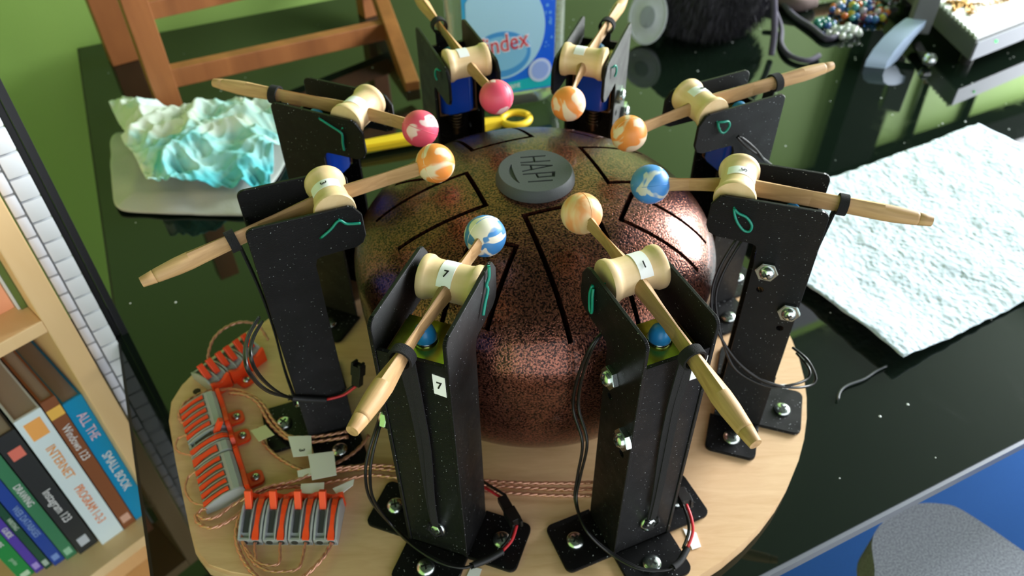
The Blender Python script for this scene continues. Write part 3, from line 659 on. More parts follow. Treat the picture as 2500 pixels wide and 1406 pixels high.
# solenoid leads, sleeves, plugs
def leads(i, keys, sleeve=None, red=None, plug=None, offs=True):
    tw = towers[i]
    for k in keys:
        pts = smoothpath([Vector(p) for p in PTS[k]], 6)
        bm = new(); tube(bm, pts, 0.00125, 7); wpart(bm, 'lead_wire', 'black_wire', tw)
        if offs:
            n = len(pts); q = [p+Vector((0.0028*math.sin(3.0*j/n*2)+0.0012, 0.0012*math.cos(5.0*j/n), 0.0006+0.001*math.sin(4.0*j/n))) for j, p in enumerate(pts)]
            bm = new(); tube(bm, q, 0.00125, 7); wpart(bm, 'lead_wire', 'black_wire', tw)
    if sleeve:
        bm = new(); tube(bm, smoothpath(PTS[sleeve], 4), 0.0029, 10); wpart(bm, 'heat_shrink_sleeve', 'sleeve', tw, True, 60)
    if red:
        bm = new(); tube(bm, smoothpath(PTS[red], 5), 0.0013, 7); wpart(bm, 'red_wire', 'red_wire', tw)
        bm = new(); tube(bm, [Vector(p)+Vector((-0.003, 0.001, -0.001)) for p in smoothpath(PTS[red], 5)], 0.0013, 7); wpart(bm, 'black_lead', 'black_wire', tw)
    if plug:
        a, b_ = [Vector(p) for p in PTS[plug]]; dn = (b_-a).normalized(); mid = (a+b_)/2; Ln = (b_-a).length
        mm = basis(mid, dn, (dn.cross(Vector((0, 0, 1)))))
        bm = new(); box(bm, (-Ln*0.24, 0, 0), (Ln*0.50, 0.0085, 0.0065), bev=0.0006); box(bm, (Ln*0.2, 0, 0.0005), (Ln*0.46, 0.0105, 0.0085), bev=0.0006)
        box(bm, (-Ln*0.12, 0, 0.0050), (Ln*0.30, 0.0040, 0.0022), bev=0.0004); box(bm, (Ln*0.45, 0.0038, 0.0), (Ln*0.22, 0.0022, 0.0075), bev=0.0004); box(bm, (Ln*0.45, -0.0038, 0.0), (Ln*0.22, 0.0022, 0.0075), bev=0.0004)
        bmesh.ops.transform(bm, matrix=mm, verts=bm.verts[:]); wpart(bm, 'plug_connector', 'black_smooth', tw, False)
leads(0, ['lead0'], 'sleeve0', 'red0', 'plug0')
leads(1, ['lead1'], 'sleeve1', 'red1', 'plug1')
leads(2, ['lead2', 'lead2b'], 'sleeve2', 'red2', 'plug2', False)
leads(7, ['lead7', 'lead7b'], offs=False)
leads(6, ['lead6'])
bm = new(); tube(bm, smoothpath(PTS['rear1'], 4), 0.0013, 7); wpart(bm, 'red_wire', 'red_wire', towers[1])
bm = new(); tube(bm, [Vector(p)+Vector((0.001, 0.003, 0.002)) for p in smoothpath(PTS['rear1'], 4)], 0.0013, 7); wpart(bm, 'black_lead', 'black_wire', towers[1])

# ------------------------------------------------------------------ lever connectors
LL, LH = 0.036, 0.019
TOPP = [(0.0, 0.0085), (0.004, 0.0105), (0.010, 0.0138), (0.018, 0.0170), (0.026, 0.0185), (0.032, 0.0180), (0.036, 0.0150)]
def connector(label, n, pitch, origin, xdir, levers, group, carrier=True, ears=(), lean=-30):
    """origin: corner at the wire side; xdir runs along the row of levers; n levers"""
    x = Vector((xdir[0], xdir[1], 0)).normalized(); rz = math.atan2(x.y, x.x)
    wd = n*pitch
    root = thing('lever_connector', label, 'wire connector', (origin[0], origin[1], ZB), rz, group)
    bm = new(); prof = [(0.0, 0.0)]+TOPP+[(LL, 0.0)]
    wall = 0.0016
    for k in range(n+1):      # cheeks
        xx = k*pitch; t2 = wall if k in (0, n) else wall*0.7
        lo, hi = (xx, xx+wall) if k == 0 else ((xx-wall, xx) if k == n else (xx-t2/2, xx+t2/2))
        prism(bm, [(yy, zz+0.0006 if zz else 0) for yy, zz in prof], lo, hi, bev=0.0003, axis='X')
    prism(bm, [(yy, max(0, zz-0.0042) if zz else 0) for yy, zz in prof], 0.0004, wd-0.0004, axis='X')
    box(bm, (wd/2, 0.0012, 0.0042), (wd-0.001, 0.0024, 0.0083), bev=0.0005)
    link('housing', bm, 'lever_grey', root)
    if n != 2:
        bm = new(); prism(bm, [(0.0252, 0.002), (0.0252, 0.0188), (0.028, 0.0196), (0.033, 0.0190), (LL, 0.0160), (LL, 0.002)], 0.0002, wd-0.0002, bev=0.0006, axis='X'); link('cover', bm, 'lever_grey', root)
    tp_ = TOPP if n == 2 else TOPP[:4]+[(0.0240, 0.0182)]
    for k in range(n):
        cx = (k+0.5)*pitch
        bm = new(); lathe(bm, [(0, 0), (pitch*0.28, 0), (pitch*0.28, 0.0008), (0, 0.0008)], 12, rotto((0, -1, 0), (cx, 0.0003, 0.0042))); link('wire_port', bm, 'lever_dark', root)
        hw = pitch*(0.22 if n <= 2 else 0.17)
        if levers[k]:       # closed lever lying in its slot
            bm = new(); L_ = [bm.verts.new((cx+s*hw*(1.25 if j < 2 else (0.75 if j < 4 else 1.0)), yy, zz-0.0006+h)) for j, (yy, zz) in enumerate(tp_) for s in (-1, 1) for h in (0, 0.0024)]
            for j in range(len(tp_)-1):
                a = L_[4*j:4*j+4]; b_ = L_[4*j+4:4*j+8]
                for q in ((0, 1), (1, 3), (3, 2), (2, 0)): bm.faces.new((a[q[0]], a[q[1]], b_[q[1]], b_[q[0]]))
            bm.faces.new([L_[q] for q in (0, 1, 3, 2)]); bm.faces.new([L_[-4+q] for q in (0, 2, 3, 1)])
            link('lever', bm, 'lever_orange', root)
        else:               # lifted lever
            bm = new(); box(bm, (0, 0, 0.0080), (2.7*hw, 0.0044, 0.017), bev=0.0006, mtx=Matrix.Translation((cx, 0.0265, 0.0150)) @ Matrix.Rotation(math.radians(lean), 4, 'X') @ Matrix.Translation((0, 0, 0)))
            link('lever', bm, 'lever_orange', root)
            bm = new(); box(bm, (0, 0, 0), (2*hw, 0.018, 0.0008), mtx=Matrix.Translation((cx, 0.0145, 0.0125)) @ Matrix.Rotation(math.radians(23), 4, 'X')); link('slot_floor', bm, 'lever_dark', root)
    if carrier:
        bm = new(); pts = []
        K = 10
        for k in range(K+1):
            u_ = k/K; pts.append((u_*wd, 0.0160+0.0028*math.cos(u_*2*math.pi)))
        prism(bm, [(0, 0), (wd, 0)]+pts[::-1], LL+0.0006, LL+0.0046, bev=0.0004, axis='Y')
        link('carrier', bm, 'lever_orange', root)
        for ex in ears:
            bm = new(); prism(bm, round_rect(ex-0.008, ex+0.008, LL+0.0040, LL+0.018, [0, 0, 0.005, 0.005]), 0, 0.003, bev=0.0004); link('carrier_ear', bm, 'lever_orange', root)
            link('ear_screw', screw_bm((0, 0, 1), (ex, LL+0.0110, 0.003), r=0.0042, hgt=0.0026), ['zinc', 'zinc_dark'], root, smooth=True, auto=35)
    return root
g1 = 'two-lever connectors in the front row'
for k, nm in enumerate(('first from the left', 'second from the left', 'third from the left', 'at the right end')):
    connector('grey two-lever wire connector with orange levers, %s of the front row' % nm, 2, 0.0100, (-0.2525+0.0213*k, -0.2140-0.0004*k, 0), (1, -0.02), (0, 1), g1)
xd = (0.45, -0.89); o = Vector((-0.3440, -0.0745, 0)); xv = Vector((xd[0], xd[1], 0)).normalized()
g2 = 'lever connectors stacked along the board\'s left edge'
connector('grey five-lever connector with orange levers at the top of the left column', 5, 0.0088, o, xd, (1, 1, 1, 1, 1), g2, ears=(0.030,))
connector('grey two-lever connector with one lifted orange lever in the left column', 2, 0.0092, o+xv*0.0455, xd, (0, 1), g2, ears=(0.010,))
connector('grey single-lever connector below the lifted lever in the left column', 1, 0.0130, o+xv*0.0650, xd, (1,), g2, ears=())
connector('grey five-lever connector with orange levers at the bottom of the left column', 5, 0.0088, o+xv*0.0795, xd, (1, 1, 1, 1, 1), g2, ears=(0.028,))
g3 = 'two-lever connectors behind the left column'
o3 = Vector((-0.307, 0.021, 0)); x3 = Vector((-0.63, -0.78, 0)).normalized()
for k, nm in enumerate(('nearest the left tower', 'in the middle', 'at the outer end')):
    connector('grey connector with big orange carrier on the upper left board, %s' % nm, 2, 0.0100, o3+x3*0.0215*k, x3, (0, 0), g3, ears=(0.010,) if k == 1 else (), lean=38)

# ------------------------------------------------------------------ copper speaker cables
def cable(key, label, rad=0.0014, lift=0.0):
    pts = smoothpath([Vector(p)+Vector((0, 0, lift)) for p in PTS[key]], 10)
    root = None; bm = new()
    # two wires twisted round each other
    acc = 0.0; A = []; B = []
    for j, p in enumerate(pts):
        if j: acc += (p-pts[j-1]).length
        d = (pts[min(j+1, len(pts)-1)]-pts[max(j-1, 0)]).normalized(); x, y = frame_of(d); a = acc*420
        A.append(p+(x*math.cos(a)+y*math.sin(a))*rad*0.55); B.append(p-(x*math.cos(a)+y*math.sin(a))*rad*0.55)
    tube(bm, A, rad, 7); tube(bm, B, rad, 7)
    return tag(link('speaker_cable', bm, 'copper_cable', None, True), label, 'cable', 'copper speaker cables on the board')
for key, k in (('curl1', 0), ('curl2', 1), ('curl3', 2)):
    PTS[key] = [(-0.2525+0.0213*k+0.015, -0.2135, ZB+0.0045), (-0.2525+0.0213*k+0.0145, -0.2175, ZB+0.005)]+list(PTS[key][1:])
PTS['copperA'] = list(PTS['copperA'][:-1])+[(-0.2525+0.0213*3+0.0145, -0.2185, ZB+0.005), (-0.2525+0.0213*3+0.015, -0.2140, ZB+0.0045)]
ca = cable('copperA', 'clear copper cable looping out in front of the front connector row')
cb_ = cable('copperB', 'clear copper cable running behind the front towers to the left column\'s foot', 0.0013)
cc = cable('copperC', 'clear copper cable arching over the left column\'s lower end', 0.0013, 0.001)
cd = cable('copperD', 'clear copper cable from the left tower\'s base looping over the top connector', 0.0013)
ce = cable('copperE', 'clear copper cable from the left tower\'s base to the upper carrier', 0.0013)
cf_ = cable('copperF', 'clear copper cable curving round the left tower\'s black foot', 0.0013)
cable('curl1', 'short copper cable end below the front row\'s leftmost connector', 0.0009)
cable('curl2', 'copper cable curl from the second connector of the front row', 0.0010)
cable('curl3', 'copper cable curl from the third connector of the front row', 0.0010)
cable('arc', 'copper cable arching above the connector cluster by the left tower', 0.0011)
cable('loop1', 'small copper cable loop left of the lifted orange lever', 0.0008)
cable('loop2', 'small copper cable loop left of the bottom five-lever connector', 0.0008)
def flag(key, cab, mt='sticker', txt=None, th=0.0006):
    q = [Vector(p) for p in PTS[key]]; f = sliver(q, 'cable_flag', mt, cab, th)
    if txt:
        c = (q[2]+q[3])*0.36+(q[0]+q[1])*0.14; xx = (q[1]-q[0]).normalized()
        link('digit', text_bm(txt, 0.007, 0.0002, basis(c+Vector((0, 0, th+0.0001)), (0.15, -1, 0), (1, 0.15, 0))), 'ink', f)
    return f
flag('flag_big', ca); flag('flag3', cd, 'sticker', '3'); flag('flagk', cf_, 'sticker_yellow'); flag('flagb', cc); flag('flagc', cb_); flag('flagd', ce)
# ------------------------------------------------------------------ bookcase with books
BA = math.radians(47.6); BB = Vector((-0.5009, -0.0200, 0)); BD = Vector((math.cos(BA), math.sin(BA), 0)); BN = Vector((BD.y, -BD.x, 0))   # along the front, outwards
def bk(s, dep, z=0.0): return BB+BD*s-BN*dep+Vector((0, 0, z))
bc = thing('bookcase', 'pale birch bookcase with two rows of books at the left of the table', 'bookcase', bk(-0.25, 0.14, FZ))
def bpart(name, s0, s1, d0, d1, z0, z1, mt='birch', parent=None):
    bm = new(); box(bm, bk((s0+s1)/2, (d0+d1)/2, (z0+z1)/2), (s1-s0, d1-d0, z1-z0), BA, bev=0.0015)
    par = parent or bc
    bmesh.ops.translate(bm, vec=-bc.location, verts=bm.verts[:]); return link(name, bm, mt, par)
bpart('side_panel', 0.022, 0.045, 0.0, 0.27, FZ, 0.42); bpart('side_panel', -0.645, -0.622, 0.0, 0.27, FZ, 0.42)
bpart('shelf', -0.622, 0.022, 0.0, 0.265, -0.318, -0.300); bpart('shelf', -0.622, 0.022, 0.0, 0.265, 0.0645, 0.0805)
bpart('shelf', -0.622, 0.022, 0.0, 0.265, 0.402, 0.42); bpart('shelf', -0.622, 0.022, 0.0, 0.265, FZ+0.02, FZ+0.038)
bpart('back_panel', -0.622, 0.022, 0.265, 0.27, FZ, 0.42)
def book(label, s0, s1, dep, h, col, texts=(), z=-0.300, depth=0.19, tilt=0.0, skew=0.0, blocks=()):
    """spine faces outwards; texts: (string, colour, size, centre height fraction, squash)"""
    wd = s1-s0; o = bk((s0+s1)/2, dep, z)
    root = thing('book', label, 'book', o, BA, 'books on the upper shelf' if z > 0 else 'books on the lower shelf')
    cm = mat('cover', col, 0.4)
    bm = new(); prism(bm, [(-wd/2, 0), (wd/2, 0), (wd/2, depth), (wd/2-0.002, depth), (wd/2-0.002, 0.003), (-wd/2+0.002, 0.003), (-wd/2+0.002, depth), (-wd/2, depth)], 0, h, bev=0.0004)
    link('cover', bm, cm, root)
    bm = new(); box(bm, (0, 0.003+(depth-0.008)/2, h/2), (wd-0.0042, depth-0.008, h-0.006)); link('page_block', bm, 'paper', root)
    for (z0, z1, c, f) in blocks:
        bm = new(); box(bm, (0, -0.0002, (z0+z1)/2*h), (wd*f, 0.0005, (z1-z0)*h)); link('spine_patch', bm, mat('patch', c, 0.4), root)
    for (s, c, size, fr, sq) in texts:
        tb3 = text_bm(s, size, 0.0002, basis((0, -0.0006, fr*h), (0, 0, -1), (1, 0, 0)), sq)
        link('spine_lettering', tb3, mat('lettering', c, 0.5), root)
    root.rotation_euler = (0, tilt, BA)
    return root
W_ = srgb(235, 235, 240)
book('bright blue book with pink and white spine lettering beside the bookcase side panel', -0.0005, 0.0215, 0.030, 0.243, srgb(0, 142, 196), [('ALL THE', srgb(236, 200, 222), 0.016, 0.80, 0.8), ('SMALL BOOK', W_, 0.0155, 0.42, 0.85)])
book('brown book with a gold band and white lettering between white and blue books', -0.0175, -0.0015, 0.029, 0.262, srgb(136, 82, 52), [('Windows 123', W_, 0.0135, 0.70, 0.85)], blocks=((0.885, 0.945, srgb(240, 190, 90), 0.98), (0.045, 0.10, srgb(215, 170, 150), 0.7)))
book('thick white book with orange spine lettering, widest on the shelf', -0.0480, -0.0190, 0.029, 0.258, srgb(222, 238, 244), [('INTERNET', srgb(244, 160, 70), 0.0150, 0.66, 0.9), ('PROGRAM 1-2-3', srgb(244, 140, 70), 0.0150, 0.31, 0.75)], blocks=((0.85, 0.96, srgb(248, 176, 96), 0.62),))
book('black book with pale lettering and a red square, left of the thick white book', -0.0735, -0.0500, 0.038, 0.242, srgb(44, 48, 52), [('Instagram 123', W_, 0.0140, 0.42, 0.85)], blocks=((0.83, 0.90, srgb(228, 120, 105), 0.6), (0.05, 0.12, srgb(190, 196, 206), 0.5)))
book('green book with white lettering left of the black book', -0.0885, -0.0750, 0.043, 0.216, srgb(60, 128, 92), [('DRAWING', W_, 0.0110, 0.66, 0.8)], blocks=((0.04, 0.10, srgb(150, 200, 170), 0.6),))
book('royal blue book with light blue lettering, fourth from the left end', -0.1025, -0.0895, 0.047, 0.190, srgb(34, 70, 160), [('WEB DATABASES', srgb(140, 170, 225), 0.0105, 0.52, 0.8)], blocks=((0.05, 0.11, srgb(120, 150, 215), 0.6),))
book('thin dark green book between royal blue and purple books', -0.1120, -0.1040, 0.051, 0.168, srgb(30, 80, 62), [('WRITING', srgb(200, 220, 205), 0.0070, 0.62, 0.8)], blocks=((0.04, 0.11, srgb(170, 190, 180), 0.7),))
book('purple book with white lettering near the left end of the shelf', -0.1225, -0.1130, 0.055, 0.150, srgb(84, 62, 172), [('GUIDE', W_, 0.0085, 0.62, 0.8)], blocks=((0.05, 0.13, srgb(170, 150, 225), 0.7),))
book('bright green book at the left end of the shelf', -0.1400, -0.1235, 0.058, 0.135, srgb(28, 138, 70), [('NATURE', W_, 0.0095, 0.66, 0.8), ('garden', srgb(170, 215, 180), 0.0070, 0.30, 0.8)], blocks=((0.03, 0.10, srgb(190, 220, 190), 0.6),))
book('salmon pink book on the upper shelf with a black blot on its spine', -0.030, 0.0125, 0.040, 0.27, srgb(250, 172, 132), z=0.0805, blocks=((0.10, 0.20, srgb(24, 22, 22), 0.35),))
book('mossy green picture book in a white cover on the upper shelf', 0.0158, 0.0215, 0.031, 0.25, srgb(96, 118, 58), z=0.0805, depth=0.17)
book('white book between the salmon and green books on the upper shelf', 0.0130, 0.0155, 0.033, 0.25, srgb(220, 220, 215), z=0.0805, depth=0.17)

# ------------------------------------------------------------------ tiled strip and black panel behind it
ta = math.radians(38); TD = Vector((math.cos(ta), math.sin(ta), 0)); TN = Vector((TD.y, -TD.x, 0))
t0 = Vector((-0.4800, 0.0210, 0))+TD*0.005
ts = thing('tiled_pillar', 'narrow pillar clad in two columns of small white tiles beside the bookcase', 'pillar', t0-TN*0.02+Vector((0, 0, FZ)))
def tp(s, d, z): return t0+TD*s-TN*d+Vector((0, 0, z))-ts.location
bm = new(); box(bm, tp(0.012, 0.0125, (FZ+0.45)/2), (0.0275, 0.019, 0.45-FZ), ta); link('grout_core', bm, 'grout', ts)
tm1 = tm2 = None
k = 0; z = 0.42
for col, (s0, s1, hgt) in enumerate(((-0.0012, 0.0080, 0.0245), (0.0094, 0.0266, 0.0245))):
    proto = None; z = 0.42 - (0.011 if col else 0)
    while z > -0.42:
        if proto is None:
            bm = new(); box(bm, (0, 0, 0), (s1-s0, 0.006, hgt-0.0020), ta, bev=0.0016); proto = link('tile', bm, 'tile_white', ts, True, 40); o = proto
        else: o = proto.copy(); C.objects.link(o)
        o.location = tp((s0+s1)/2, 0.0015, z); z -= hgt
bm = new(); box(bm, uv(-0.56, 1.015, -0.2), (0.16, 0.06, 1.08), YAW)
bp0 = Vector((-0.4800, 0.0210, 0))+TD*0.0385
bm.free(); bm = new()
pv = thing('black_cabinet', 'tall narrow black cabinet side between white tiles and the green wall', 'cabinet', bp0+Vector((0, 0, FZ)))
for nm, s0, s1, d, zz in (('side', -0.0065, 0.0, 0.004, 0.5), ('door', 0.0002, 0.0075, 0.000, 0.5)):
    bm = new(); box(bm, bp0+TD*(s0+s1)/2-TN*(d+0.012)+Vector((0, 0, (FZ+zz)/2))-pv.location, (s1-s0, 0.006, zz-FZ), ta, bev=0.001); link(nm, bm, 'black_panel', pv)

# ------------------------------------------------------------------ wooden stand on the table (back left)
d35 = Vector((math.cos(math.radians(35.5)), math.sin(math.radians(35.5)), 0)); n35 = Vector((d35.y, -d35.x, 0))
LBp = Vector((-0.551, 0.538, 0))
ws = thing('wooden_stand', 'stained wooden ladder-like stand with two rails at the back left of the table', 'stand', LBp)
def bar(name, a, b_, w1, w2, mt='teak', up=(0, 0, 1)):
    a = Vector(a); b_ = Vector(b_); dn = (b_-a).normalized(); x = Vector(d35) if abs(dn.z) > 0.6 else Vector((0, 0, 1))
    x = (x-dn*x.dot(dn)).normalized(); y = dn.cross(x); L = (b_-a).length
    bm = new(); box(bm, (0, 0, L/2), (w1, w2, L), bev=0.0015)
    bmesh.ops.transform(bm, matrix=Matrix(((x.x, y.x, dn.x, a.x), (x.y, y.y, dn.y, a.y), (x.z, y.z, dn.z, a.z), (0, 0, 0, 1))), verts=bm.verts[:])
    bmesh.ops.translate(bm, vec=-ws.location, verts=bm.verts[:]); return link(name, bm, mt, ws)
bar('post', LBp, LBp+Vector((0, 0, 0.34)), 0.036, 0.024)
bar('rear_post', Vector((-0.693, 0.722, 0)), Vector((-0.693, 0.722, 0.34)), 0.045, 0.03)
RB = Vector((-0.176, 0.600, 0)); RT = Vector((-0.230, 0.772, 0.04)); RT2 = RB+(RT-RB)*2.4
bar('post', RB, RT2, 0.034, 0.024)
bar('rear_post', Vector((-0.285, 0.90, 0)), Vector((-0.285, 0.90, 0.30)), 0.034, 0.03)
bar('rail', LBp+d35*0.016+Vector((0, 0, 0.058)), LBp+d35*0.405+Vector((0, 0, 0.030)), 0.030, 0.022)
bar('rail', LBp+d35*0.016+Vector((0, 0, 0.164)), LBp+d35*0.430+Vector((0, 0, 0.150)), 0.026, 0.022)

# ------------------------------------------------------------------ crumpled blue towel on a folded one (left)
def outline_grid(fn, n, mname, mt, thick, parent=None, sub=0, smooth=True):
    bm = new(); g = [[bm.verts.new(fn(i/(n-1), j/(n-1))) for i in range(n)] for j in range(n)]
    for j in range(n-1):
        for i in range(n-1): bm.faces.new((g[j][i], g[j][i+1], g[j+1][i+1], g[j+1][i]))
    o = link(mname, bm, mt, parent, smooth)
    md = o.modifiers.new('s', 'SOLIDIFY'); md.thickness = thick; md.offset = 0
    bpy.context.view_layer.update(); me = eval_mesh(o); o.modifiers.clear(); o.data = me
    for p in me.polygons: p.use_smooth = smooth
    return o
from mathutils import noise as mn
def bil(q, a, b_): 
    return (q[0]*(1-a)+q[1]*a)*(1-b_)+(q[3]*(1-a)+q[2]*a)*b_
mt, nt, b = new_mat('stained_towel'); v = objco(nt)
n1 = noise(nt, 13, 4, 0.8, v); sx_ = nt.nodes.new('ShaderNodeSeparateXYZ'); nt.links.new(v, sx_.inputs[0])
m1 = nt.nodes.new('ShaderNodeMath'); m1.operation = 'MULTIPLY_ADD'; m1.inputs[1].default_value = 0.9; m1.inputs[2].default_value = 0.42; nt.links.new(sx_.outputs[0], m1.inputs[0])
m2 = nt.nodes.new('ShaderNodeMath'); m2.operation = 'MULTIPLY_ADD'; m2.inputs[1].default_value = -1.3; m2.inputs[2].default_value = 0.52; nt.links.new(sx_.outputs[1], m2.inputs[0])
m3 = nt.nodes.new('ShaderNodeMath'); m3.operation = 'ADD'; nt.links.new(m1.outputs[0], m3.inputs[0]); nt.links.new(m2.outputs[0], m3.inputs[1])
m4 = nt.nodes.new('ShaderNodeMath'); m4.operation = 'ADD'; nt.links.new(m3.outputs[0], m4.inputs[0]); nt.links.new(n1.outputs['Fac'], m4.inputs[1])
r1 = ramp(nt, m4.outputs[0], [(0.42, srgb(214, 228, 216)), (0.54, srgb(176, 222, 220)), (0.70, srgb(96, 190, 198)), (0.85, srgb(60, 168, 180))])
nt.links.new(r1.outputs[0], b.inputs['Base Color']); b.inputs['Roughness'].default_value = 0.9
n2 = noise(nt, 420, 2, 0, v); bump_from(nt, b, n2.outputs['Fac'], 0.35, 0.001); M['stained_towel'] = mt
M['grey_towel'] = mat('damp_towel', srgb(178, 184, 182), 0.95, bump=0.5, bscale=500)
qa = [Vector(q) for q in ((-0.545, 0.274, 0), (-0.352, 0.262, 0), (-0.335, 0.47, 0), (-0.625, 0.475, 0))]
def flat_towel(a, b_):
    cx_, cy_ = a*2-1, b_*2-1; k_ = (abs(cx_)**9+abs(cy_)**9)**(1/9)/max(abs(cx_), abs(cy_), 1e-6); a = 0.5+0.5*cx_/max(k_, 1); b_ = 0.5+0.5*cy_/max(k_, 1)
    p = bil(qa, a, b_); edge = min(a, 1-a, b_, 1-b_)
    return p+Vector((0.003*mn.noise(p*20), 0.003*mn.noise(p*23+Vector((4, 0, 0))), 0.004+0.010*min(1, edge*6)+0.003*mn.noise(p*30)))
tag(outline_grid(flat_towel, 60, 'folded_towel', 'grey_towel', 0.002), 'flat greyish damp paper towel lying under the crumpled blue one', 'paper towel')
qb = [Vector(q) for q in ((-0.492, 0.288, 0), (-0.338, 0.300, 0), (-0.352, 0.492, 0), (-0.630, 0.515, 0))]
def crumple(a, b_):
    p = bil(qb, a, b_); edge = min(a, 1-a, b_, 1-b_); s = p*9+Vector((3.1, 1.7, 0))
    r1 = 1-abs(mn.noise(s))*2; r2 = 1-abs(mn.noise(s*2.6+Vector((5, 2, 0))))*2; r3 = 1-abs(mn.noise(s*6))*2; r4 = mn.noise(s*14)
    z = 0.016+min(1, edge*5)*0.014+0.018*r1+0.012*r2+0.006*r3+0.0018*r4
    k = 0.012
    return p+Vector((k*mn.noise(s*1.6+Vector((9, 0, 0))), k*mn.noise(s*1.6+Vector((0, 9, 0))), max(0.0165, z)))
tag(outline_grid(crumple, 130, 'crumpled_towel', 'stained_towel', 0.0008), 'crumpled paper towel soaked with blue cleaner, lying at the left of the drum', 'paper towel')

# ------------------------------------------------------------------ white paper towel (right)
mt, nt, b = new_mat('paper_towel'); v = objco(nt)
b.inputs['Base Color'].default_value = srgb(192, 206, 215); b.inputs['Roughness'].default_value = 0.95
vo = nt.nodes.new('ShaderNodeTexVoronoi'); vo.feature = 'SMOOTH_F1'; vo.inputs['Scale'].default_value = 150; nt.links.new(v, vo.inputs['Vector'])
n2 = noise(nt, 60, 4, 1.2, v); ad = nt.nodes.new('ShaderNodeMath'); ad.operation = 'ADD'
nt.links.new(vo.outputs['Distance'], ad.inputs[0]); nt.links.new(n2.outputs['Fac'], ad.inputs[1]); bump_from(nt, b, ad.outputs[0], 0.55, 0.004); M['paper_towel'] = mt
P1, Q_, P3 = Vector((0.389, -0.012, 0)), Vector((0.248, 0.236, 0)), Vector((0.688, 0.466, 0)); P4 = P1+P3-Q_
def ptowel(a, b_):
    p = bil([P1, P4, P3, Q_], a, b_); dist = a*0.497
    z = 0.0016+0.0125*math.exp(-(dist/0.055)**2)*(0.55+0.45*(1-b_)) + 0.0035*(1+mn.noise(p*14)) + 0.0018*mn.noise(p*45)
    return p+Vector((0.0015*mn.noise(p*60), 0.0015*mn.noise(p*60+Vector((7, 0, 0))), z))
tag(outline_grid(ptowel, 110, 'paper_towel', 'paper_towel', 0.0012), 'white embossed paper towel sheet lying flat at the right of the drum', 'paper towel')
bm = new(); tube(bm, smoothpath(PTS['thincable'], 5), 0.0013, 7)
tag(link('thin_cable', bm, mat('grey_cable', srgb(70, 74, 80), 0.4), None, True), 'thin dark grey cable end poking out under the white paper towel', 'cable')

# ------------------------------------------------------------------ yellow tool behind the drum
yt = thing('plastic_tool', 'yellow plastic tool with a ring-shaped end lying behind the drum', 'tool', (-0.12, 0.478, 0))
ym = mat('yellow_plastic', srgb(248, 208, 44), 0.4)
a_ = Vector((-0.250, 0.408, 0.012)); b2_ = Vector((-0.030, 0.478, 0.012)); dn = (b2_-a_).normalized(); yn = Vector((-dn.y, dn.x, 0))
bm = new(); L = (b2_-a_).length
pr = [(0.004, -0.010), (0.17*L/0.24, -0.0115), (L*0.86, -0.0105), (L*0.98, -0.0055), (L*1.02, -0.005), (L*1.02, 0.005), (L*0.98, 0.0055), (L*0.86, 0.0105), (0.17*L/0.24, 0.0115), (0.004, 0.010)]
prism(bm, pr, -0.006, 0.006, bev=0.0025)
bmesh.ops.transform(bm, matrix=basis(a_, dn, yn), verts=bm.verts[:]); bmesh.ops.translate(bm, vec=-yt.location, verts=bm.verts[:]); link('handle', bm, ym, yt, True, 40)
bm = new(); rc = b2_+dn*0.022; R_ = 0.0185
tube(bm, [rc+dn*(R_*1.15*math.cos(2*math.pi*k/28))+yn*(R_*math.sin(2*math.pi*k/28)) for k in range(28)], 0.0052, 10, closed=True)
bmesh.ops.translate(bm, vec=-yt.location, verts=bm.verts[:]); link('ring_end', bm, ym, yt, True)
bm = new(); box(bm, (-0.006, 0, 0), (0.02, 0.015, 0.009), bev=0.002); bmesh.ops.transform(bm, matrix=basis(a_, dn, yn), verts=bm.verts[:]); bmesh.ops.translate(bm, vec=-yt.location, verts=bm.verts[:])
link('metal_tip', bm, 'zinc', yt)
o = link('split_ring', (lambda bm: (tube(bm, [a_+dn*0.004+yn*0.002+Vector((0.007*math.cos(k*0.5), 0.003*math.sin(k*0.5), 0.010+0.006*math.sin(k*0.5))) for k in range(12)], 0.0012, 6, closed=True), bmesh.ops.translate(bm, vec=-yt.location, verts=bm.verts[:]), bm)[2])(new()), 'black_smooth', yt, True)

# ------------------------------------------------------------------ glass cleaner jug
jl = Vector((-0.024, 0.574, 0)); ja = math.radians(16.0)
jg = thing('cleaner_jug', 'clear jug of blue labelled glass cleaner standing behind the drum', 'bottle', jl, ja)
def jug_ring(hw, hd, r, z, n=6):
    return [Vector((x, y, z)) for x, y in round_rect(-hw, hw, -hd, hd, r, n)]
def loft(bm, rings, cap=True):
    R = [[bm.verts.new(p) for p in rg] for rg in rings]; n = len(R[0])
    for A, B in zip(R, R[1:]):
        for k in range(n): bm.faces.new((A[k], A[(k+1) % n], B[(k+1) % n], B[k]))
    if cap: bm.faces.new(R[0][::-1]); bm.faces.new(R[-1])
bm = new()
prof = [(0.060, 0.030, 0.0), (0.074, 0.039, 0.006), (0.086, 0.046, 0.022), (0.092, 0.048, 0.045), (0.094, 0.048, 0.10), (0.094, 0.048, 0.21), (0.086, 0.046, 0.24), (0.05, 0.035, 0.27), (0.022, 0.021, 0.285), (0.020, 0.020, 0.31)]
loft(bm, [jug_ring(a*0.9, b_, min(b_*0.75, 0.02), z) for a, b_, z in prof])
jm = mat('clear_plastic', srgb(214, 226, 212), 0.12, trans=0.85, ior=1.25); link('body', bm, jm, jg, True, 50)
bm = new(); lathe(bm, [(0, 0.305), (0.024, 0.305), (0.024, 0.335), (0, 0.335)], 24); link('cap', bm, mat('jug_cap', srgb(40, 110, 210), 0.4), jg, True, 40)
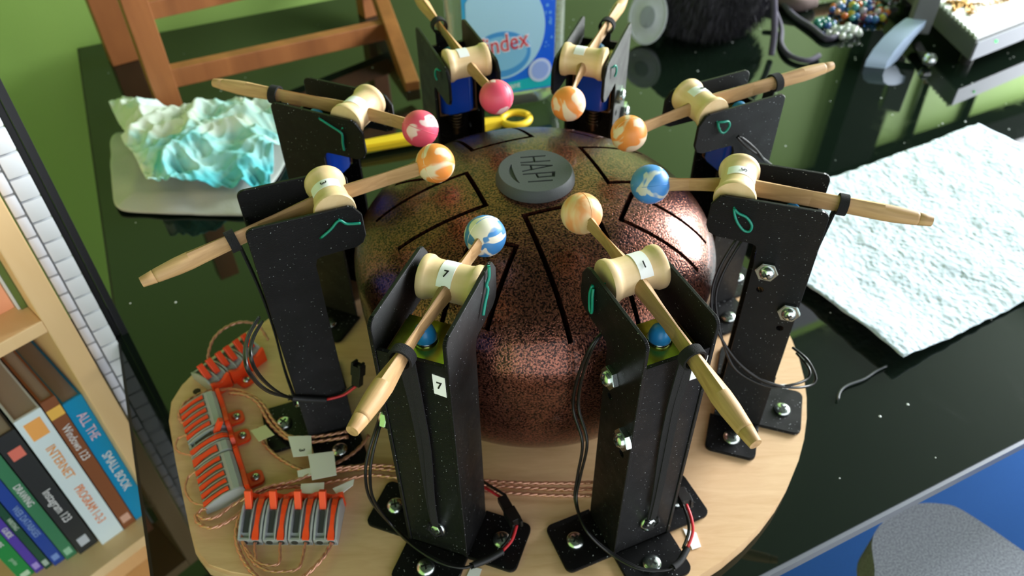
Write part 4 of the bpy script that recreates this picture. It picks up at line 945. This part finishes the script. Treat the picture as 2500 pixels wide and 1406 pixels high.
for k in range(12):
    bm = new(); tube(bm, [(0.0835, -0.02, 0.085+0.0085*k), (0.0865, 0.0, 0.085+0.0085*k), (0.0835, 0.02, 0.085+0.0085*k)], 0.0026, 6); link('grip_rib', bm, jm, jg, True)
# label
mt, nt, b = new_mat('label_blue'); v = objco(nt); sx = nt.nodes.new('ShaderNodeSeparateXYZ'); nt.links.new(v, sx.inputs[0])
mr = nt.nodes.new('ShaderNodeMapRange'); mr.inputs[1].default_value = -0.075; mr.inputs[2].default_value = 0.075; nt.links.new(sx.outputs[0], mr.inputs[0])
n1 = noise(nt, 30, 2, 0, v); ad = nt.nodes.new('ShaderNodeMath'); ad.operation = 'MULTIPLY_ADD'; ad.inputs[1].default_value = 0.4; nt.links.new(n1.outputs['Fac'], ad.inputs[0]); nt.links.new(mr.outputs[0], ad.inputs[2])
r1 = ramp(nt, ad.outputs[0], [(0.15, srgb(60, 170, 220)), (0.55, srgb(20, 120, 220)), (1.0, srgb(6, 92, 226))])
nt.links.new(r1.outputs[0], b.inputs['Base Color']); b.inputs['Roughness'].default_value = 0.3; M['label_blue'] = mt
yl = -0.0485
def lab(name, bm, mt, parent=None): return link(name, bm, mt, parent)
bm = new(); prism(bm, round_rect(-0.0755, 0.0635, 0.034, 0.215, 0.006), yl-0.0006, yl, axis='Y'); lb = lab('label', bm, 'label_blue', jg)
def lprism(name, pts, off, mt):
    bm = new(); prism(bm, pts, yl-0.0006-off-0.0002, yl-0.0006-off+0.0001, axis='Y'); return lab(name, bm, mt, lb)
def circ(cx, cz, rx, rz, a0=0, a1=360, n=48): return [(cx+rx*math.cos(math.radians(a0+(a1-a0)*k/n)), cz+rz*math.sin(math.radians(a0+(a1-a0)*k/n))) for k in range(n if a1-a0 == 360 else n+1)]
lprism('teal_band', [(-0.075, 0.036), (0.063, 0.036), (0.063, 0.058), (-0.075, 0.046)], 0.0001, mat('label_teal', srgb(22, 178, 190), 0.3))
lprism('bubble', [(x, max(0.052, z)) for x, z in circ(-0.018, 0.135, 0.066, 0.076) if x > -0.075], 0.0004, mat('label_bubble', srgb(168, 212, 236), 0.3))
lprism('bubble_shade', circ(-0.020, 0.098, 0.046, 0.036), 0.0008, mat('label_arc', srgb(70, 150, 215), 0.3))
lprism('bubble_shine', circ(-0.020, 0.100, 0.040, 0.027), 0.0011, mat('label_shine', srgb(130, 192, 228), 0.3))
lprism('white_badge', circ(0.041, 0.065, 0.018, 0.019), 0.0008, mat('label_badge', srgb(200, 214, 246), 0.3))
lprism('badge_ring', circ(0.041, 0.065, 0.0135, 0.0145), 0.0011, mat('label_badge2', srgb(150, 175, 238), 0.3))
for k in range(16):
    cx = 0.048+0.013*rnd.random(); cz = 0.095+0.11*rnd.random(); rr_ = 0.0010+0.0016*rnd.random()
    lprism('small_bubble', circ(cx, cz, rr_, rr_, n=10), 0.0003, 'label_bubble_pale') if 'label_bubble_pale' in M else None
    if 'label_bubble_pale' not in M: M['label_bubble_pale'] = mat('label_bubble_pale', srgb(96, 160, 238), 0.3)
wr_ = math.radians(5)
for dz_, dd, c, nm in ((0.0, 0.0014, srgb(240, 236, 244), 'lettering_outline'), (0.0, 0.0018, srgb(206, 34, 52), 'lettering')):
    tbm = text_bm('Windex', 0.038, 0.0002, basis((-0.026, yl-0.0006-dd, 0.114), (math.cos(wr_), 0, math.sin(wr_)), (-math.sin(wr_), 0, math.cos(wr_))), 0.78)
    if 'outline' in nm:
        bmesh.ops.scale(tbm, vec=(1, 1, 1), verts=tbm.verts[:])
        cu_ = bpy.data.curves.new('t', 'FONT'); cu_.body = 'Windex'; cu_.size = 0.038; cu_.extrude = 0.0001; cu_.offset = 0.0016; cu_.align_x = 'CENTER'; cu_.align_y = 'CENTER'
        to = bpy.data.objects.new('t', cu_); C.objects.link(to); bpy.context.view_layer.update(); me = eval_mesh(to); tbm.free(); tbm = new(); tbm.from_mesh(me); bpy.data.objects.remove(to); bmesh.ops.scale(tbm, vec=(0.78, 1, 1), verts=tbm.verts[:])
        bmesh.ops.transform(tbm, matrix=basis((-0.026, yl-0.0006-dd, 0.114), (math.cos(wr_), 0, math.sin(wr_)), (-math.sin(wr_), 0, math.cos(wr_))), verts=tbm.verts[:])
    link(nm, tbm, mat(nm, c, 0.4), lb)
link('lettering', text_bm('Disinfectant', 0.013, 0.0002, basis((-0.022, yl-0.0014, 0.0445), (1, 0, 0.05), (-0.05, 0, 1))), mat('lettering_white', srgb(225, 240, 240), 0.4), lb)

# ------------------------------------------------------------------ things at the back right of the table
# round pale lid standing on edge
ll = Vector((0.228, 0.765, 0.0465)); la = math.radians(-112)
rl = thing('plastic_disc', 'pale grey round plastic disc standing on edge beside the cleaner jug', 'disc', (ll.x, ll.y, 0))
mm = Matrix.Translation((0, 0, ll.z)) @ rotto((math.cos(la), math.sin(la)*0.95, 0.28)) @ Matrix.Scale(0.72, 4, (1, 0, 0))
bm = new(); lathe(bm, [(0, 0), (0.046, 0), (0.0475, 0.003), (0.0475, 0.008), (0.044, 0.009), (0.042, 0.0075), (0.024, 0.0075), (0.022, 0.0085), (0, 0.0085)], 40, mm); link('rim_plate', bm, mat('pale_lid', srgb(196, 202, 206), 0.45, var=0.12, vscale=60), rl, True, 40)
bm = new(); lathe(bm, [(0, 0.0086), (0.019, 0.0086), (0.018, 0.0094), (0, 0.0094)], 28, mm); link('centre_boss', bm, mat('lid_boss', srgb(150, 158, 164), 0.5), rl, True, 40)
# crumpled white-green wrapper strip
bm = new(); pts = smoothpath([(0.262, 0.80, 0.006), (0.268, 0.80, 0.04), (0.262, 0.806, 0.075), (0.268, 0.81, 0.11)], 5)
rows = [[bm.verts.new(p+Vector((s*0.011*(1+0.3*math.sin(j)), 0.003*math.sin(j*1.7+s), 0))) for s in (-1, 0, 1)] for j, p in enumerate(pts)]
for A, B in zip(rows, rows[1:]):
    for k in range(2): bm.faces.new((A[k], A[k+1], B[k+1], B[k]))
r = bmesh.ops.solidify(bm, geom=bm.faces[:], thickness=0.002)
tag(link('wrapper_strip', bm, mat('wrapper', srgb(196, 214, 210), 0.4, var=0.4, vscale=50), None, True), 'pale green-white crumpled plastic strip standing beside the black fuzzy hat', 'wrapper')
# black fuzzy hat: a lump with thousands of fibres
fh = thing('fuzzy_hat', 'black shaggy fuzzy hat lying at the back of the table', 'hat', (0.345, 0.815, 0))
bm = sphere_bm(1.0, 28, 16)
for v_ in bm.verts:
    c = v_.co; k_ = 1+0.10*mn.noise(c*2.2)
    v_.co = Vector((c.x*0.105*k_, c.y*0.085*k_, 0.070+max(-0.0695, c.z*0.085*k_)))
link('crown', bm, mat('black_felt', srgb(22, 21, 26), 0.95, bump=0.8, bscale=300), fh, True)
bm = new()
for k in range(5200):
    a = rnd.uniform(0, 2*math.pi); h_ = rnd.uniform(-0.75, 1.0); rr_ = math.sqrt(1-h_*h_); c = Vector((rr_*math.cos(a), rr_*math.sin(a), h_))
    k_ = 1+0.10*mn.noise(c*2.2); p = Vector((c.x*0.105*k_, c.y*0.085*k_, 0.070+max(-0.066, c.z*0.085*k_)))
    out = Vector((c.x, c.y, c.z*0.4)).normalized()*rnd.uniform(0.004, 0.010)+Vector((rnd.uniform(-.002, .002), rnd.uniform(-.002, .002), -rnd.uniform(0.010, 0.022)))
    q = p+out; q.z = max(0.001, q.z); sd = out.cross(Vector((rnd.random(), rnd.random(), rnd.random()))).normalized()*0.0007
    f = bm.faces.new((bm.verts.new(p-sd), bm.verts.new(p+sd), bm.verts.new(q)))
fz = link('fuzz', bm, mat('fuzz', srgb(46, 44, 54), 0.7), fh); fz['kind'] = 'stuff'
# dull mauve scarf cord in loops over the hat's right side
cm_ = mat('mauve_cord', srgb(70, 66, 82), 0.8, bump=0.5, bscale=400)
for key, lab_, pts, rd in (('cord', 'dull mauve cord hanging from the fuzzy hat onto the glass', [(0.365, 0.79, 0.168), (0.415, 0.735, 0.125), (0.432, 0.708, 0.055), (0.434, 0.694, 0.006)], 0.0055),
        ('cord', 'dull mauve cord curled on the glass right of the fuzzy hat', [(0.47, 0.86, 0.03), (0.478, 0.80, 0.008), (0.462, 0.735, 0.006), (0.466, 0.690, 0.006), (0.490, 0.672, 0.006), (0.515, 0.690, 0.006)], 0.0048),
        ('cord', 'dull grey cord lying between the fuzzy hat and the clear beads', [(0.50, 0.93, 0.02), (0.515, 0.86, 0.006), (0.535, 0.80, 0.006), (0.548, 0.755, 0.006), (0.575, 0.77, 0.006)], 0.0055)):
    bm = new(); tube(bm, smoothpath(pts, 6), rd, 8); tag(link('cord', bm, cm_, None, True), lab_, 'cord')
bm = new(); tube(bm, smoothpath([(0.49, 0.985, 0.02), (0.56, 0.955, 0.03), (0.62, 0.955, 0.026), (0.68, 0.965, 0.02)], 6), 0.012, 10)
tag(link('peach_cloth_strap', bm, mat('peach_cloth', srgb(228, 180, 140), 0.9, bump=0.4, bscale=300), None, True), 'peach coloured cloth strap at the back behind the coloured beads', 'strap')
bm = new(); tube(bm, smoothpath([(0.455, 0.985, 0.02), (0.50, 0.92, 0.016), (0.53, 0.885, 0.014), (0.565, 0.90, 0.014)], 6), 0.014, 10)
tag(link('brown_cloth_strap', bm, mat('brown_cloth', srgb(104, 88, 84), 0.9, bump=0.4, bscale=300), None, True), 'dull brown cloth strap right of the fuzzy hat', 'strap')
# beads
def beads(name, label, centre, n, rad, spread, cols, stack=0.022):
    root = thing(name, label, 'necklace', centre); protos = []
    for c in cols:
        m_ = mat('bead', c, 0.08, trans=0.35, ior=1.5, coat=0.5); bm = sphere_bm(rad, 12, 8); me_o = link('bead', bm, m_, root, True); protos.append(me_o)
    for k in range(n):
        if k < len(protos): o = protos[k]
        else: o = protos[rnd.randrange(len(protos))].copy(); C.objects.link(o)
        for tr in range(40):
            a = rnd.uniform(0, 6.283); r = spread*math.sqrt(rnd.random()); p = Vector((r*math.cos(a)*1.15, r*math.sin(a), rad+rnd.random()*stack*(1-r/spread)))
            if all((p-c2.location).length > rad*1.5 for c2 in root.children if c2 is not o): break
        o.location = p; s = rnd.uniform(0.75, 1.1); o.scale = (s, s, s)
    return root
beads('bead_necklace', 'heap of orange, blue, yellow and red glass beads at the back of the table', (0.648, 0.868, 0), 44, 0.0068, 0.046, [srgb(238, 120, 36), srgb(60, 110, 200), srgb(226, 206, 60), srgb(150, 60, 90), srgb(80, 170, 170), srgb(236, 170, 120), srgb(70, 140, 220), srgb(205, 200, 215)])
beads('clear_bead_bracelet', 'small heap of clear glass beads left of the monitor foot', (0.588, 0.778, 0), 20, 0.0062, 0.026, [srgb(225, 230, 230), srgb(190, 205, 200), srgb(240, 240, 240)], 0.014)
beads('teal_bead_bracelet', 'teal and blue beads beside the clear glass beads', (0.562, 0.815, 0), 8, 0.0062, 0.016, [srgb(30, 140, 130), srgb(60, 110, 190)], 0.008)
beads('pearly_bead_bracelet', 'pearly grey and peach beads behind the coloured bead heap', (0.725, 0.945, 0), 18, 0.0068, 0.034, [srgb(220, 225, 230), srgb(220, 170, 130), srgb(130, 160, 150)], 0.014)

# grey electronic box with a white pad and a gold chain
gb = thing('electronic_box', 'dark grey electronic box on short feet with a green light at back right', 'device', (0.74, 0.63, 0))
fd = Vector((math.cos(math.radians(31)), math.sin(math.radians(31)), 0)); sd = Vector((math.cos(math.radians(92)), math.sin(math.radians(92)), 0)); c0 = Vector((0.735, 0.624, 0))
def gp(a, b_): p = c0+fd*a+sd*b_-gb.location; return (p.x, p.y)
boxm = mat('box_grey', srgb(96, 98, 98), 0.4, 0.3); frontm = mat('box_front', srgb(150, 154, 164), 0.35, 0.4)
bm = new(); prism(bm, [gp(0, 0), gp(0.42, 0), gp(0.42, 0.30), gp(0, 0.30)], 0.025, 0.058, bev=0.002); link('case', bm, boxm, gb)
bm = new(); prism(bm, [gp(0.004, -0.002), gp(0.418, -0.002), gp(0.418, 0.0005), gp(0.004, 0.0005)], 0.026, 0.057); link('front_plate', bm, frontm, gb)
bm = new(); bmesh.ops.create_uvsphere(bm, u_segments=10, v_segments=6, radius=0.0022); bmesh.ops.translate(bm, vec=Vector((*gp(0.058, -0.002), 0.046)), verts=bm.verts[:])
gm, nt, b = new_mat('green_led'); b.inputs['Base Color'].default_value = srgb(40, 255, 90); b.inputs['Emission Color'].default_value = srgb(40, 255, 90); b.inputs['Emission Strength'].default_value = 3; link('power_light', bm, gm, gb, True)
for (a, b_) in ((0.03, 0.03), (0.39, 0.03), (0.39, 0.27), (0.03, 0.27)):
    bm = new(); x, y = gp(a, b_); lathe(bm, [(0, 0), (0.011, 0), (0.011, 0.025), (0, 0.025)], 18, Matrix.Translation((x, y, 0))); link('foot', bm, 'black_smooth', gb, True, 40)
np_ = thing('spiral_notepad', 'white notepad with ragged perforated edge lying on the grey electronic box', 'notepad', c0+Vector((0, 0, 0.058)))
np_.parent = None
def hp(a, b_): p = c0+fd*a+sd*b_-c0; return (p.x, p.y)
teeth = []
for k in range(41):
    y = 0.012+0.27*k/40; teeth.append(hp(0.008 if k % 2 else 0.0025, y))
bm = new(); prism(bm, teeth[::-1]+[hp(0.006, 0.006), hp(0.40, 0.006), hp(0.40, 0.285)], 0.0002, 0.0052); link('sheets', bm, mat('notepad_white', srgb(246, 248, 250), 0.8), np_)
ch = thing('gold_chain', 'tangled gold chain lying on the white notepad', 'chain', c0+fd*0.095+sd*0.105+Vector((0, 0, 0.0635)))
gold = mat('gold', srgb(176, 138, 80), 0.3, 1.0); proto = None
for k in range(120):
    if proto is None:
        bm = new(); tube(bm, [(0.0050*math.cos(2*math.pi*j/10), 0.0031*math.sin(2*math.pi*j/10), 0) for j in range(10)], 0.0010, 5, closed=True); proto = link('chain_link', bm, gold, ch, True); o = proto
    else: o = proto.copy(); C.objects.link(o)
    u_ = k/120*7.5; p = fd*(0.075*math.sin(u_*1.7)+0.03*math.sin(u_*5))+sd*(0.022*math.cos(u_*2.3)+0.014*math.sin(u_*6.1))
    o.location = p+Vector((0, 0, 0.001+0.004*rnd.random())); o.rotation_euler = (rnd.uniform(-.8, .8), rnd.uniform(-.8, .8), rnd.uniform(0, 3.14))
# rhinestone knob in front of the box
kb = thing('crystal_knob', 'black pen-like tool with a crystal studded end under the grey box', 'tool', (0.70, 0.655, 0))
bm = new(); a = Vector((-0.010, 0.008, 0.010)); tube(bm, [a+Vector((0.0, 0.05, 0)), a], [0.009, 0.0105], 14); link('barrel', bm, 'black_smooth', kb, True, 50)
bm = new(); bmesh.ops.create_icosphere(bm, subdivisions=2, radius=0.0115); bmesh.ops.translate(bm, vec=a+Vector((0, -0.006, 0.002)), verts=bm.verts[:]); link('crystal_end', bm, mat('crystal', srgb(225, 228, 230), 0.12, 0.9), kb)

# silver foot of a monitor and the monitor on the back wall
mf = thing('silver_monitor_foot', 'curved silver monitor foot rising from the glass beside the clear beads', 'stand', (0.60, 0.655, 0))
fdir = Vector((0.78, 0.62, 0)).normalized(); fw = Vector((0.96, -0.27, 0))
pth = [(0.0, 0.0), (0.0, 0.012), (0.012, 0.028), (0.034, 0.042), (0.062, 0.052), (0.095, 0.058)]
bm = new(); top = []
for (d, z) in pth:
    top.append([bm.verts.new(fdir*d+fw*s*0.0165+Vector((0, 0, z))) for s in (-1, 1)])
low = []
for (d, z) in ((0.004, 0.0), (0.018, 0.0), (0.034, 0.004), (0.050, 0.016), (0.070, 0.034), (0.095, 0.046)):
    low.append([bm.verts.new(fdir*d+fw*s*0.0165+Vector((0, 0, z))) for s in (-1, 1)])
for A, B in zip(top, top[1:]): bm.faces.new((A[0], A[1], B[1], B[0]))
for A, B in zip(low, low[1:]): bm.faces.new((A[1], A[0], B[0], B[1]))
for s in (0, 1):
    for j in range(5): bm.faces.new((top[j][s], top[j+1][s], low[j+1][s], low[j][s]))
bm.faces.new((top[0][0], top[0][1], low[0][1], low[0][0])); bm.faces.new((top[-1][0], top[-1][1], low[-1][1], low[-1][0]))
link('curved_foot', bm, mat('silver_foot', srgb(172, 192, 218), 0.5, 0.2), mf, True, 35)
bm = new(); box(bm, fdir*0.112+Vector((0, 0, 0.075)), (0.035, 0.030, 0.085), math.atan2(fw.y, fw.x), bev=0.003); link('neck', bm, boxm, mf)
mblack = mat('matte_black', srgb(5, 5, 6), 0.9, spec=0.05)
wm = thing('wall_monitor', 'large black framed monitor on the back wall, seen mirrored in the table glass', 'monitor', uv(2.1, 1.055, 1.2))
def wmp(name, mt, u0, u1, v0, v1, z0, z1):
    bm = new(); box(bm, uv((u0+u1)/2, (v0+v1)/2, (z0+z1)/2)-wm.location, (u1-u0, v1-v0, z1-z0), YAW); return link(name, bm, mt, wm)
wmp('bezel', mblack, 1.50, 2.95, 0.99, 1.06, 0.87, 1.00); wmp('screen', mat('screen_grey', srgb(150, 152, 158), 0.3), 1.56, 2.90, 1.0, 1.06, 1.0, 1.66)
wmp('mount_column', mblack, 1.61, 1.80, 1.0, 1.06, 0.02, 0.87)
for uu in (2.02, 2.29):
    bm = new(); tube(bm, [uv(uu, 1.045, 0.88)-wm.location, uv(uu-0.02, 1.045, 0.5)-wm.location, uv(uu-0.03, 1.045, 0.1)-wm.location], 0.014, 8); link('hanging_cable', bm, mblack, wm, True)

# ------------------------------------------------------------------ office chair at the lower right
ocz = -0.20
oc = thing('office_chair', 'office chair with a rounded grey seat pushed up to the table at lower right', 'chair', (0.60, -0.20, FZ))
ca_ = math.radians(-62); cd = Vector((math.cos(ca_), math.sin(ca_), 0)); cw = Vector((-cd.y, cd.x, 0)); c0 = Vector((0.475, -0.080, 0))
mt, nt, b = new_mat('seat_fabric'); v = objco(nt); n1 = noise(nt, 500, 3, 0, v); r1 = ramp(nt, n1.outputs['Fac'], [(0.35, srgb(128, 132, 144)), (0.65, srgb(178, 183, 195))])
nt.links.new(r1.outputs[0], b.inputs['Base Color']); b.inputs['Roughness'].default_value = 0.9; bump_from(nt, b, n1.outputs['Fac'], 0.4, 0.001)
out = [Vector((x, y, 0)) for x, y in ((0.354, -0.185), (0.380, -0.142), (0.390, -0.105), (0.402, -0.086), (0.423, -0.069), (0.445, -0.057), (0.468, -0.052), (0.490, -0.053), (0.509, -0.059), (0.535, -0.086), (0.559, -0.115), (0.615, -0.180), (0.72, -0.30), (0.70, -0.40), (0.60, -0.47), (0.45, -0.45), (0.36, -0.36), (0.335, -0.26))]
out = smoothpath(out+[out[0]], 5)[:-1]
bm = new(); rel = [(p-oc.location) for p in out]; prism(bm, [(p.x, p.y) for p in rel], ocz-FZ-0.06, ocz-FZ, bev=0.010, seg=3)
link('seat', bm, mt, oc, True, 60)
bm = new(); q = Vector((0.52, -0.27, 0))-oc.location; tube(bm, [(q.x, q.y, 0.09), (q.x, q.y, ocz-FZ-0.05)], 0.028, 14); link('gas_column', bm, 'black_smooth', oc, True, 50)
for k in range(5):
    a = 2*math.pi*k/5+0.3; bm = new(); e_ = Vector((math.cos(a), math.sin(a), 0)); tube(bm, [Vector((q.x, q.y, 0.09)), Vector((q.x, q.y, 0.07))+e_*0.28], [0.024, 0.016], 8); l_ = link('base_arm', bm, 'black_smooth', oc, True, 50)
    bm = new(); lathe(bm, [(0, -0.012), (0.026, -0.012), (0.026, 0.012), (0, 0.012)], 16, rotto(e_.cross(Vector((0, 0, 1))), Vector((q.x, q.y, 0.0345))+e_*0.27)); link('caster', bm, 'black_smooth', l_, True, 50)

# ------------------------------------------------------------------ water drops and dust on the glass
bm = new()
for k in range(420):
    u_ = rnd.uniform(-0.38, 1.1); v_ = rnd.uniform(-0.28, 0.95)
    p = uv(u_, v_)
    if math.hypot(p.x, p.y) < 0.30 or (-0.37 < p.x < -0.15 and -0.27 < p.y < 0.10): continue
    if p.x < -0.1 and rnd.random() < 0.75: continue
    r = rnd.uniform(0.0005, 0.0016)
    lathe(bm, [(0, r*0.5), (r*0.6, r*0.38), (r, 0.00005), (0, 0.00005)], 7, Matrix.Translation((p.x, p.y, 0)))
tag(link('water_drops', bm, mat('water', (0.9, 0.95, 0.95, 1), 0.04, trans=0.3), None, True), 'tiny cleaner droplets scattered over the black glass table top', 'droplets', None, 'stuff')
